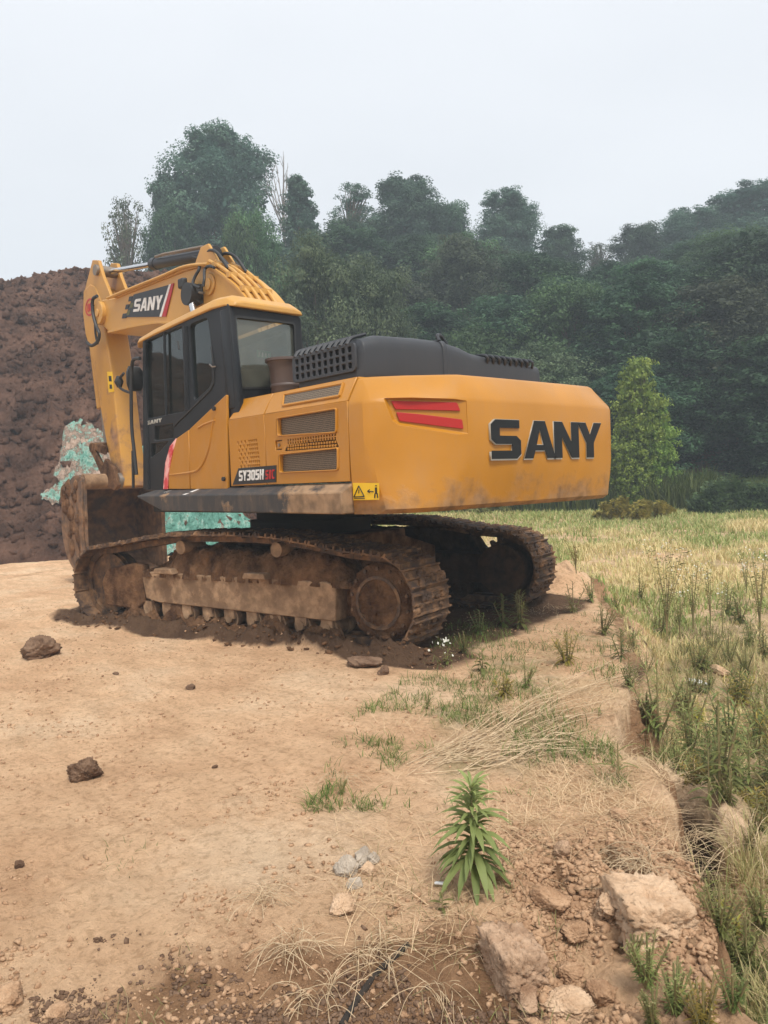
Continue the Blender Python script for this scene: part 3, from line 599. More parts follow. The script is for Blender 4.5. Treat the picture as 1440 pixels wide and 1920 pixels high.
# 'SANY' on the door rail
word('door_lettering', 'SANY', [c2(274.5, 797.5), c2(304, 791), c2(304, 783.5), c2(275, 790)], FY(YC + .003), .005, M['rim'], cab, gap=.15)
# far side wall and front wall
osh = [(x, z) for x, z in outer]; YF = .56
fo = [(1.18, 3.15), (-.70, 3.20), (-.74, 1.44), (1.38, 1.44)]; fw = [(1.08, 3.05), (-.50, 3.10), (-.50, 2.35), (.9, 2.1), (1.2, 2.1)]
plate('far_side_frame', [fo], [rpoly(fw, .06)], FY(YF), .05, M['black'], cab)
plate('far_glass', [[(1.08, 3.05), (-.50, 3.10), (-.50, 2.35), (.9, 2.1), (1.2, 2.1)]], [], FY(YF), .006, M['glass'], cab)
# front frame (leaning)
mb = MB()
for (ya, yb) in ((1.40, 1.45), (.56, .61)): mb.loft([[(1.13, ya, 3.15), (1.19, ya, 3.15), (1.19, yb, 3.15), (1.13, yb, 3.15)], [(1.33, ya, 1.45), (1.40, ya, 1.45), (1.40, yb, 1.45), (1.33, yb, 1.45)]])
mb.loft([[(1.13, .6, 3.15), (1.19, .6, 3.15), (1.19, .6, 3.05), (1.13, .6, 3.05)], [(1.13, 1.42, 3.15), (1.19, 1.42, 3.15), (1.19, 1.42, 3.05), (1.13, 1.42, 3.05)]])
obj('front_frame', mb, M['black'], cab, bevel=.006)
mb = MB(); mb.add([(1.17, .60, 3.06), (1.17, 1.41, 3.06), (1.36, 1.41, 1.5), (1.36, .60, 1.5)], [(0, 1, 2, 3)]); obj('windshield', mb, M['glass'], cab, smooth=False)
# rear frame
rf = [(1.452, 3.20), (.565, 3.20), (.545, 2.20), (1.452, 2.20)]
rw = [r2_(*p) for p in [(440.5, 594), (551, 607), (554.5, 690), (553, 725), (448.5, 727)]]
rearf = plate('rear_frame', [rpoly([(1.45, 3.22), (.57, 3.22), (.55, 2.20), (1.45, 2.20)], .04)], [rpoly(rw, .04)], FX(XRC + .03), .06, M['black'], cab, bevel=.01)
plate('rear_glass', [rw], [], FX(XRC + .028), .006, M['rearglass'], cab)
c = np.mean(rw, axis=0); plate('rear_seal', [rpoly([tuple(c + (np.array(p) - c) * 1.045) for p in rw], .045)], [rpoly([tuple(c + (np.array(p) - c) * .985) for p in rw], .035)], FX(XRC - .004), .012, M['rubber'], cab)
obj('rear_wall', MB().box(-.74, -.70, .56, 1.44, 1.45, 2.25), M['black'], cab)
# rounded corner post at the near rear corner
mb = MB(); mb.loft([[(-.80, 1.452, 2.2), (-.66, 1.470, 2.2), (-.60, 1.440, 2.2), (-.72, 1.30, 2.2)], [(-.755, 1.452, 3.21), (-.60, 1.468, 3.21), (-.55, 1.44, 3.21), (-.70, 1.33, 3.21)]]); obj('corner_post', mb, M['black'], cab, bevel=.02)
mb = MB(); mb.box(-.55, 1.2, .6, 1.4, 1.46, 1.52); obj('cab_floor', mb, M['interior'], cab)
mb = MB(); mb.box(-.70, -.60, .62, 1.38, 1.5, 2.32); mb.box(-.64, -.2, .62, .74, 1.5, 2.2); obj('interior_trim', mb, M['interior'], cab, bevel=.02)
mb = MB(); mb.loft([[(-.38, .80, 2.05), (-.26, .80, 2.05), (-.26, 1.24, 2.05), (-.38, 1.24, 2.05)], [(-.46, .78, 2.45), (-.32, .80, 2.45), (-.32, 1.24, 2.45), (-.46, 1.26, 2.45)], [(-.50, .84, 2.68), (-.38, .86, 2.68), (-.38, 1.18, 2.68), (-.50, 1.20, 2.68)]])
mb.box(-.56, -.42, .90, 1.14, 2.66, 2.86); mb.box(-.40, .12, .78, 1.26, 1.92, 2.08); mb.box(-.30, .05, .85, 1.2, 1.5, 1.93); obj('driver_seat', mb, M['seat'], cab, bevel=.04, seg=3)
mb = MB(); mb.box(.15, .5, 1.25, 1.36, 1.8, 2.0); mb.box(.75, .95, .85, .95, 1.5, 2.1); mb.cyl((.3, 1.3, 2.0), (.33, 1.3, 2.18), .02, 8); mb.box(.9, 1.15, .9, 1.15, 2.0, 2.3); obj('control_console', mb, M['seat'], cab, bevel=.02)
plate('exit_sticker', [[r2_(485, 654), r2_(512, 658), r2_(512, 673), r2_(486, 669)]], [], FX(XRC + .04), .004, M['green'], cab)
for k in range(4):
    a = 488.5 + k * 6; plate('sticker_mark', [[r2_(a, 659 + k), r2_(a + 3, 659.5 + k), r2_(a + 3, 668 + k), r2_(a, 667.5 + k)]], [], FX(XRC + .037), .003, M['white'], cab)
# roof
mb = MB()
def rr(x, z, w0, w1, th): return [(x, w0, z), (x, w0 - .03, z + th * .7), (x, w0 - .12, z + th), (x, w1 + .12, z + th), (x, w1 + .03, z + th * .7), (x, w1, z)]
mb.loft([rr(1.38, 3.13, 1.44, .58, .06), rr(1.30, 3.175, 1.475, .55, .085), rr(.9, 3.20, 1.48, .55, .10), rr(.0, 3.235, 1.485, .545, .11), rr(-.45, 3.245, 1.485, .545, .13), rr(-.68, 3.235, 1.47, .55, .12), rr(-.80, 3.215, 1.43, .575, .06)])
obj('roof', mb, M['boomy'], cab, bevel=.015, seg=2, angle=50)
x_, z_ = S2(433, 565, YC); 
# mirror
mir = obj('mirror', MB().loft([[(x, y, z) for x, y, z in [(1.53, 1.50, 2.64), (1.60, 1.47, 2.64), (1.60, 1.36, 2.64), (1.53, 1.34, 2.64)]], [(1.50, 1.54, 2.72), (1.60, 1.50, 2.72), (1.60, 1.33, 2.72), (1.5, 1.31, 2.72)], [(1.50, 1.54, 2.86), (1.60, 1.50, 2.86), (1.60, 1.33, 2.86), (1.5, 1.31, 2.86)], [(1.53, 1.50, 2.94), (1.58, 1.47, 2.94), (1.58, 1.36, 2.94), (1.53, 1.34, 2.94)]]), M['rubber'], ex, bevel=.015)
def tp(px, py, Y=1.5): return tuple(at(px, py, 1, Y))
obj('mirror_bracket', MB().tube(smooth_pts([tp(262, 672), tp(251, 674), tp(247, 690), tp(246, 735), tp(247, 800), tp(252, 850), tp(256, 890)], 4), .022, 8), M['rubber'], mir)
obj('mirror_bracket', MB().tube(smooth_pts([tp(232, 700), tp(222, 714), tp(226, 728), tp(240, 735), tp(246, 736)], 4), .017, 7), M['rubber'], mir)
obj('small_mirror', MB().tube([tp(223, 705), tp(223, 716), tp(224, 726)], [.03, .06, .03], 8), M['rubber'], mir)
obj('grab_rail', MB().tube(smooth_pts([tp(249, 845), tp(250, 900), tp(250, 915)], 4), .018, 7), M['rubber'], ex)

# ---- boom
YB = .30
bo = [(.62, 1.7), (.47, 2.2), (.42, 2.8), (.50, 3.3), (.675, 3.65), (.924, 3.90), (1.12, 4.04), (1.33, 4.18), (1.70, 4.36), (2.17, 4.43), (2.75, 4.455), (4.55, 4.52), (5.13, 4.60), (5.30, 4.42), (5.14, 4.17), (4.9, 4.03), (3.85, 3.95), (2.9, 3.83), (2.15, 3.58), (1.7, 3.1), (1.35, 2.45), (1.15, 1.9), (.8, 1.6)]
mb = MB(); mb.prism(bo, -YB + .03, YB - .03); boom = obj('boom', mb, M['boomy'], ex, bevel=.02, angle=30)
# top and bottom flange edges stand proud
def flange(pts, name, w=YB, h=.018):
    mb = MB(); P = smooth_pts([(a, 0, b) for a, b in pts], 5); rings = []
    for i, p in enumerate(P):
        q = np.array(P[min(i + 1, len(P) - 1)]) - np.array(P[max(i - 1, 0)]); q /= np.linalg.norm(q); nx, nz = -q[2] * h, q[0] * h
        rings.append([(p[0] - nx, -w, p[2] - nz), (p[0] - nx, w, p[2] - nz), (p[0] + nx, w, p[2] + nz), (p[0] + nx, -w, p[2] + nz)])
    mb.loft(rings); return obj(name, mb, M['boomy'], boom, bevel=.004)
flange(bo[1:12], 'top_flange'); flange(bo[15:21], 'bottom_flange')
# boom head bosses
for sg in (1, -1): obj('head_pin', MB().cyl((5.16, sg * .20, 4.38), (5.16, sg * .34, 4.38), .19, 26).cyl((5.16, sg * .34, 4.38), (5.16, sg * .36, 4.38), .07, 12), M['boomy'], boom, bevel=.01)
mb = MB(); mb.cyl((1.62, YB - .03, 4.10), (1.62, YB + .0, 4.10), .14, 28); mb.cyl((1.62, YB, 4.10), (1.62, YB + .02, 4.10), .08, 24); obj('pin_boss', mb, M['boomy'], boom, bevel=.01)
# decal
dq = [S2(248, 552, YB), S2(316, 533, YB), S2(299, 593.5, YB), S2(232, 594.5, YB)]
bd = plate('boom_sticker', [dq], [], FY(YB - .025), .008, M['decalblack'], boom)
bq = [(247.5, 584.5), (300.5, 579.5), (303.5, 552.5), (251, 561)]
word('boom_lettering', 'SANY', [S2(*p, YB) for p in bq], FY(YB - .019), .006, M['white'], bd, gap=.10)
plate('white_stripe', [[S2(315, 533, YB), S2(318.5, 532, YB), S2(301, 593.5, YB), S2(297, 593.5, YB)]], [], FY(YB - .018), .008, M['white'], bd)
plate('red_stripe', [[S2(319, 532, YB), S2(324, 530.5, YB), S2(309, 593, YB), S2(301.5, 593.5, YB)]], [], FY(YB - .0185), .008, M['red'], bd)
for p in [(240, 556, 6), (243, 568, 5), (234, 571, 6), (237, 582, 5), (228, 588, 8)]:
    plate('checker', [[S2(p[0], p[1], YB), S2(p[0] + p[2], p[1] - 1, YB), S2(p[0] + p[2] - 2, p[1] + 8, YB), S2(p[0] - 2, p[1] + 9, YB)]], [], FY(YB - .022), .008, M['olive'] if p[2] == 5 else M['decalblack'], bd)
# pipes along boom back
for k, (yy, hh) in enumerate([(.24, .05), (.14, .07), (.02, .06), (-.10, .07)]):
    pts = [(x, yy, z + hh) for x, z in [(.42, 2.7), (.49, 3.28), (.67, 3.64), (.91, 3.90), (1.11, 4.05), (1.33, 4.20), (1.66, 4.37)]]
    obj('hydraulic_pipe', MB().tube(smooth_pts(pts, 6), .026, 8), M['boomy'], boom)
obj('hydraulic_pipe', MB().tube(smooth_pts([(1.6, YB + .0, 4.36), (2.2, YB + .02, 4.46), (2.9, YB + .02, 4.48), (4.2, YB + .02, 4.53), (4.75, YB + .03, 4.54)], 5), .024, 8), M['boomy'], boom)
obj('hydraulic_pipe', MB().tube(smooth_pts([(1.5, .22, 4.32), (2.2, .20, 4.50), (3.2, .20, 4.53), (4.6, .20, 4.58)], 5), .022, 8), M['boomy'], boom)
for x in (.60, .85, 1.15, 1.5):
    mb = MB(); z = float(np.interp(x, [.5, .675, .924, 1.12, 1.33, 1.7], [3.3, 3.65, 3.90, 4.04, 4.18, 4.36])); mb.box(x - .03, x + .03, -.16, .29, z + .03, z + .10); obj('pipe_clamp', mb, M['boomy'], boom)
# hoses arching to the arm cylinder
for k, (a, b) in enumerate([((1.33, .16, 4.26), .26), ((1.42, .05, 4.28), .22), ((1.28, -.08, 4.24), .26), ((1.45, -.16, 4.30), .18)]):
    ax, ay, az = a; obj('hose', MB().tube(smooth_pts([a, (ax + .25, ay, az + b), (ax + .5, ay * .8, az + b + .10), (ax + .75, ay * .6, az + b + .06), (2.3, ay * .5 + .05, 4.64)], 7), .022, 8), M['rubber'], boom)
# arm cylinder on top
cyA = Vector((1.95, 0, 4.63)); cyB = Vector((5.42, 0, 5.16)); dv = (cyB - cyA).normalized()
ac = obj('arm_cylinder', MB().cyl(cyA, cyA + dv * 1.75, .078, 24).cyl(cyA + dv * 1.70, cyA + dv * 1.84, .092, 24).cyl(cyA + dv * -.06, cyA + dv * .12, .10, 20), M['cover'], ex)
obj('cylinder_rod', MB().cyl(cyA + dv * 1.8, cyB, .042, 18), M['chrome'], ac)
obj('cylinder_pipe', MB().tube([cyA + dv * .1 + Vector((0, .09, .09)), cyA + dv * 1.3 + Vector((0, .09, .09)), cyA + dv * 1.6 + Vector((0, .07, .08))], .022, 8).tube([cyA + dv * .1 + Vector((0, -.05, .11)), cyA + dv * 1.6 + Vector((0, -.05, .10))], .022, 8), M['steel'], ac)
mb = MB(); mb.prism([(1.55, 4.36), (1.85, 4.72), (2.05, 4.72), (2.35, 4.42)], .10, .14); mb.prism([(1.55, 4.36), (1.85, 4.72), (2.05, 4.72), (2.35, 4.42)], -.14, -.10); obj('cylinder_bracket', mb, M['boomy'], boom, bevel=.01)
# lift cylinders
for sg in (1, -1):
    A_ = Vector((1.15, sg * .42, 1.75)); B_ = Vector((1.93, sg * .40, 4.02)); d_ = (B_ - A_).normalized()
    lc = obj('lift_cylinder', MB().cyl(A_, A_ + d_ * 1.5, .10, 20), M['boomy'], ex); obj('cylinder_rod', MB().cyl(A_ + d_ * 1.4, B_, .05, 14), M['chrome'], lc)
    mb = MB()
    for k in range(5): mb.cyl(B_ + Vector((-.12 + .05 * k, -.10 * sg, -.0)), B_ + Vector((-.10 + .05 * k, -.10 * sg, .0)), .13, 14)
    mb.cyl(B_ + Vector((0, -.10 * sg, 0)), B_ + Vector((0, .06 * sg, 0)), .15, 18); obj('cylinder_eye', mb, M['rubber'], lc)
h1 = [at(375, 540, 1, .42), at(362, 533, 1, .4), at(366, 518, 1, .36), at(373, 506, 1, .33), at(374, 498, 1, .30)]; h2_ = [at(381, 537, 1, .42), at(383, 522, 1, .4), at(384, 505, 1, .34), at(392, 499, 1, .33), at(402, 502, 1, .33)]
for h in (h1, h2_): obj('hose', MB().tube(smooth_pts([tuple(p) for p in h], 5), .020, 8), M['rubber'], boom)
# work light on boom
lx, lz = S2(340, 532, .42); wlgt = obj('work_light', MB().loft([[(lx - .07, .36, lz - .07), (lx + .07, .36, lz - .07), (lx + .07, .36, lz + .08), (lx - .07, .36, lz + .08)], [(lx - .06, .44, lz - .06), (lx + .06, .45, lz - .06), (lx + .06, .45, lz + .07), (lx - .06, .44, lz + .07)]]), M['rubber'], boom, bevel=.02)
obj('bracket', MB().tube([(lx - .05, .40, lz - .05), (lx - .25, .36, lz - .16), (lx - .42, .33, lz - .2)], .018, 6), M['steel'], wlgt)

# ---- arm (stick)
ap = [(5.70, 5.33), (5.98, 4.95), (6.12, 4.55), (6.06, 4.2), (5.80, 3.75), (5.62, 2.95), (5.42, 2.25), (5.22, 1.72), (4.98, 1.46), (4.78, 1.50), (4.82, 1.95), (5.02, 3.30), (5.15, 4.10), (4.86, 4.35), (4.85, 4.68), (5.30, 5.30)]
ap = [(6.06, 4.95), (6.14, 4.55), (6.08, 4.2), (5.82, 3.75), (5.62, 2.95), (5.42, 2.25), (5.22, 1.72), (4.98, 1.46), (4.78, 1.50), (4.86, 1.95), (5.05, 3.30), (5.22, 4.05), (5.30, 4.6), (5.55, 4.92), (5.75, 5.0)]
mb = MB(); mb.prism(ap, -.20, .20); arm = obj('arm', mb, M['army'], ex, bevel=.02, angle=30)
mb = MB()
for sg in (1, -1): mb.prism([(6.05, 4.93), (5.62, 5.38), (5.38, 5.32), (5.25, 5.05), (4.95, 4.62), (5.25, 4.3), (5.8, 4.5)], sg * .13, sg * .19)
obj('arm_ear', mb, M['army'], arm, bevel=.01)
mb = MB(); mb.cyl((5.42, -.24, 5.16), (5.42, .24, 5.16), .09, 18); mb.cyl((4.93, -.26, 1.60), (4.93, .26, 1.60), .13, 20); obj('arm_pin', mb, M['steel'], arm)
YA = .203
plate('warning_sticker', [[S2(201, 697, YA), S2(210, 697, YA), S2(214, 734, YA), S2(204, 736, YA)]], [], FY(YA), .006, M['decalyellow'], arm)
plate('sticker_mark', [[S2(204, 705, YA), S2(209, 705, YA), S2(210, 715, YA), S2(205, 715, YA)]], [], FY(YA + .004), .004, M['decalblack'], arm)
plate('sticker_mark', [[S2(206, 721, YA), S2(210, 721, YA), S2(211, 729, YA), S2(206, 729, YA)]], [], FY(YA + .004), .004, M['decalblack'], arm)
ax_, az_ = S2(168, 576, YA)
mb = MB(); ring = [(ax_ + .19 * math.cos(t), az_ + .15 * math.sin(t)) for t in np.linspace(0, 6.283, 17)[:-1]]; ring2 = [(ax_ + .155 * math.cos(t), az_ + .12 * math.sin(t)) for t in np.linspace(0, 6.283, 17)[:-1]]
plate('round_sticker', [ring], [ring2], FY(YA), .006, M['red'], arm)
word('sticker_digits', '00', [(ax_ + .10, az_ - .07), (ax_ - .10, az_ - .07), (ax_ - .10, az_ + .07), (ax_ + .10, az_ + .07)], FY(YA), .006, M['red'], arm, gap=.2)
# hose loop on the arm
hl = [(182, 555), (174, 562), (174, 585), (180, 610), (186, 625), (183, 640), (172, 648), (163, 642)]
obj('hose', MB().tube(smooth_pts([tuple(at(*p, 1, .36)) for p in hl], 5), .028, 8), M['rubber'], arm)
hl = [(176, 572), (178, 600), (179, 625), (183, 645)]
obj('hose', MB().tube(smooth_pts([tuple(at(*p, 1, .33)) for p in hl], 5), .02, 8), M['rubber'], arm)
# bucket cylinder and linkage on the front of the arm
bc = obj('bucket_cylinder', MB().cyl((6.20, 0, 4.3), (5.98, 0, 2.9), .10, 18), M['army'], ex); obj('cylinder_rod', MB().cyl((5.98, 0, 2.95), (5.86, 0, 2.15), .05, 12), M['steel'], bc)
mb = MB()
for sg in (1, -1):
    mb.prism([(5.84, 2.25), (5.95, 2.15), (5.42, 1.60), (5.30, 1.70)], sg * .22, sg * .28); mb.prism([(5.80, 2.28), (5.95, 2.2), (5.36, 2.05), (5.33, 2.2)], sg * .22, sg * .28)
mb.cyl((5.86, -.3, 2.2), (5.86, .3, 2.2), .09, 14); obj('bucket_link', mb, M['mud'], arm, bevel=.015)
# ---- bucket, mouth turned to the tracks
prof = [(5.22, 1.66), (5.60, 1.72), (5.98, 1.55), (6.28, 1.15), (6.34, .75), (6.18, .35), (5.85, .10), (5.45, .02), (5.30, .00)]
bk = bpy.data.objects.new('bucket', None); col.objects.link(bk); bk.location = (5.3, 0, .3); _W[bk.name] = Matrix.Translation((5.3, 0, .3)); parent(bk, ex)
mb = MB(); sp_ = smooth_pts(prof, 4); Wb = .68
inn = [(x - .03 * (1 if 1 else 0), z + (.03 if z < .8 else -.03)) for x, z in sp_]
rings = [[(x, -Wb, z), (x, Wb, z), (xi, Wb, zi), (xi, -Wb, zi)] for (x, z), (xi, zi) in zip(sp_, inn)]
mb.loft(rings); obj('bucket_shell', mb, M['bucket'], bk, bevel=.006)
for sg in (1, -1):
    o = obj('side_plate', MB().prism([(a, b) for a, b in sp_], sg * (Wb - .03), sg * (Wb + .02)), M['bucket'], bk, bevel=.008)
    obj('side_cutter', MB().prism([(5.22, 1.62), (5.36, 1.60), (5.44, .9), (5.42, .1), (5.27, .03), (5.30, .8)], sg * (Wb + .02), sg * (Wb + .06)), M['bucket'], bk, bevel=.01)
mb = MB(); mb.cyl((5.30, -Wb, 1.60), (5.30, Wb, 1.60), .13, 20); obj('cross_tube', mb, M['frame'], bk)
for sg in (1, -1):
    mb = MB(); mb.prism([(4.80, 1.52), (4.93, 1.80), (5.25, 1.98), (5.50, 1.78), (5.45, 1.60), (5.2, 1.5), (4.95, 1.44)], sg * .24, sg * .31); obj('hanger_plate', mb, M['mud'], bk, bevel=.01)
for k in range(5):
    y = -.58 + .29 * k; obj('tooth', MB().loft([[(5.34, y - .05, .05), (5.34, y + .05, .05), (5.34, y + .05, -.03), (5.34, y - .05, -.03)], [(5.08, y - .03, .02), (5.08, y + .03, .02), (5.08, y + .03, .0), (5.08, y - .03, .0)]]), M['steel'], bk)
# mud clumps on the bucket side
mb = MB()
rn = random.Random(3)
for k in range(26):
    x = rn.uniform(5.35, 6.2); z = rn.uniform(.25, 1.6); r = rn.uniform(.05, .13); n_ = 8
    if (x - 5.4) ** 2 / 1.0 + (z - .9) ** 2 / .7 > .95: continue
    mb.loft([[(x + r * s * math.cos(6.283 * i / n_) * rn.uniform(.8, 1.2), y, z + 1.3 * r * s * math.sin(6.283 * i / n_) * rn.uniform(.8, 1.2)) for i in range(n_)] for s, y in ((1.1, .68), (.9, .72), (.45, .745))])
obj('caked_mud', mb, M['mud'], bk)

# ================================================================== TERRAIN
EDGE = np.array([(.2, .2), (.80, 1.3), (.99, 2.02), (1.0, 2.4), (1.07, 2.73), (1.10, 3.0), (1.29, 3.37), (1.31, 3.9), (1.33, 4.56), (1.62, 5.13), (1.92, 6.3), (2.25, 7.6), (2.45, 8.49), (2.69, 10.29), (2.6, 11.6), (2.0, 13.5), (.5, 16.5), (-1.5, 19.)])
def edge_dist(u, v):
    """signed distance to the pad's broken edge, positive on the low (grassy) side"""
    best = np.full(u.shape, 1e9); sg = np.zeros(u.shape)
    for i in range(len(EDGE) - 1):
        a, b = EDGE[i], EDGE[i + 1]; d = b - a; L = d @ d
        t = np.clip(((u - a[0]) * d[0] + (v - a[1]) * d[1]) / L, 0, 1); dx = u - a[0] - t * d[0]; dy = v - a[1] - t * d[1]; D = np.hypot(dx, dy)
        c = d[1] * (u - a[0]) - d[0] * (v - a[1]); m = D < best; best = np.where(m, D, best); sg = np.where(m, np.sign(c), sg)
    return best * sg
def w2uv(x, y): dx, dy = x - CC[0], y - CC[1]; return dx * RH[0] + dy * RH[1], dx * FH[0] + dy * FH[1]
HOLES = [(.845, 3.02, .035, .10, .32), (.90, 2.86, .04, .07, .32), (.96, 2.78, .05, .035, .25), (.80, 2.55, .07, .03, .12), (.62, 2.95, .02, .10, .07), (.70, 2.80, .09, .015, .08)]
def hgt(u, v):
    u = np.asarray(u, float); v = np.asarray(v, float); X = u; Y = v
    d = edge_dist(u, v) + .26 * fbm(u, v, .75, 4, 21) * sstep(2.5, 5, v) + .10 * fbm(u, v, .3, 3, 23) + .05 * fbm(u, v, .10, 3, 22)
    far = sstep(5, 9, v)
    low = -.56 + .034 * np.clip(v - 5, 0, 50) + .02 * np.clip(u - 4, 0, 8) * 0
    low = low + .06 * fbm(u, v, 1.2, 4, 30) + (.05 * fbm(u, v, .3, 4, 31, .6) + .03 * fbm(u, v, .09, 3, 32)) * sstep(14, 6, v)
    low = low + .26 * np.exp(-((d - .26) / .24) ** 2) * np.exp(-((v - 4.0) / .92) ** 4)
    low = low + .08 * np.exp(-(((u - 2.0) / .8) ** 2 + ((v - 3.9) / 1.0) ** 2)) * (1 + .4 * fbm(u, v, .3, 3, 33))    # rubble heap of soil in the low ground
    pad = -.145 + .012 * fbm(u, v, 2.2, 3, 1) + .012 * fbm(u * .6 + v * .8, v * 1.6, .5, 5, 2) + .016 * np.clip(fbm(u * .7, v * 1.3, .18, 5, 3), -.1, 1) + .006 * fbm(u, v, .05, 3, 4)
    cx2, cy2 = CC[0] + RH[0] * u + FH[0] * v, CC[1] + RH[1] * u + FH[1] * v; c0, s0 = math.cos(.42), math.sin(.42); ta = c0 * cx2 + s0 * cy2; tb_ = -s0 * cx2 + c0 * cy2
    lane = sstep(.05, .02, np.abs(np.abs(tb_ - 4.6) - 1.3) - .28) * sstep(-.1, .25, fbm(u, v, 1.4, 3, 61)); pad = pad + lane * (.010 * np.sin(ta * 31.4) * (.6 + .4 * fbm(u, v, .2, 2, 62)) - .008)
    rough_ = sstep(-1.6, -.3, d) * sstep(9, 3, v)                                     # crumbly strip by the edge
    pad = pad + rough_ * (.030 * fbm(u, v, .35, 4, 5) + .014 * fbm(u, v, .07, 3, 6)) + .05 * sstep(-1.1, -.35, d) * sstep(7, 4.5, v)
    # dug foreground, bottom of the picture
    fg = sstep(2.75, 2.2, v) * sstep(-1.9, -.4, u)
    pad = pad - fg * (.05 + .05 * fbm(u, v, .5, 3, 8)) + fg * .022 * fbm(u, v, .06, 4, 9)
    # crumbly rut between the pad and the broken blocks
    rut = np.exp(-(((u - .60) / .16) ** 2)) * sstep(3.2, 2.7, v)
    pad = pad - rut * (.07 + .04 * fbm(u, v, .1, 4, 11))
    for hu, hv, ru, rv, dp in HOLES: pad = pad - dp * np.exp(-(((u - hu) / ru) ** 4 + ((v - hv) / rv) ** 4))
    # banks of mud along the near track
    x = CC[0] + RH[0] * u + FH[0] * v; y = CC[1] + RH[1] * u + FH[1] * v; c, s = math.cos(YAW), math.sin(YAW); tx = c * x + s * y; ty = -s * x + c * y
    inx = sstep(-2.9, -2.3, tx) * sstep(3.1, 2.4, tx)
    nz = fbm(tx, ty, .3, 4, 14)
    bank = inx * np.exp(-((ty - 1.59 - .05 * nz) / .09) ** 2) * (.15 + .09 * nz + .06 * fbm(tx, ty, .06, 3, 15))
    bank += .35 * np.exp(-(((u - 2.35) / .5) ** 2 + ((v - 10.2) / .5) ** 2)) * (1 + .5 * nz)
    bank += inx * np.exp(-((ty + 1.70) / .15) ** 2) * .10 * (1 + nz)
    bank += sstep(2.3, 2.7, tx) * np.exp(-((tx - 2.75) / .3) ** 2) * sstep(1.9, 1.4, ty) * sstep(.3, .8, ty) * (.12 + .1 * nz)
    pad = pad + bank
    k = sstep(-.02, .22 + .30 * far, d); cliff = np.clip(low - pad, -1, 0)
    # crevice at the foot of the edge
    cr = np.exp(-((d - .085) / .078) ** 4) * np.exp(-((v - 4.0) / .82) ** 4) * .7 + .12 * np.exp(-((d - .14) / .08) ** 2) * sstep(7, 5, v)
    z = pad * (1 - k) + np.minimum(low, 5) * k - cr
    # far slope under the wood
    hl = -1.5; vb = 24. + .40 * np.clip(14 - u, 0, 30)
    z = z + .52 * np.clip(v - vb, 0, 23) * sstep(0, 8, v - vb) * sstep(-30, -15, u)
    return z
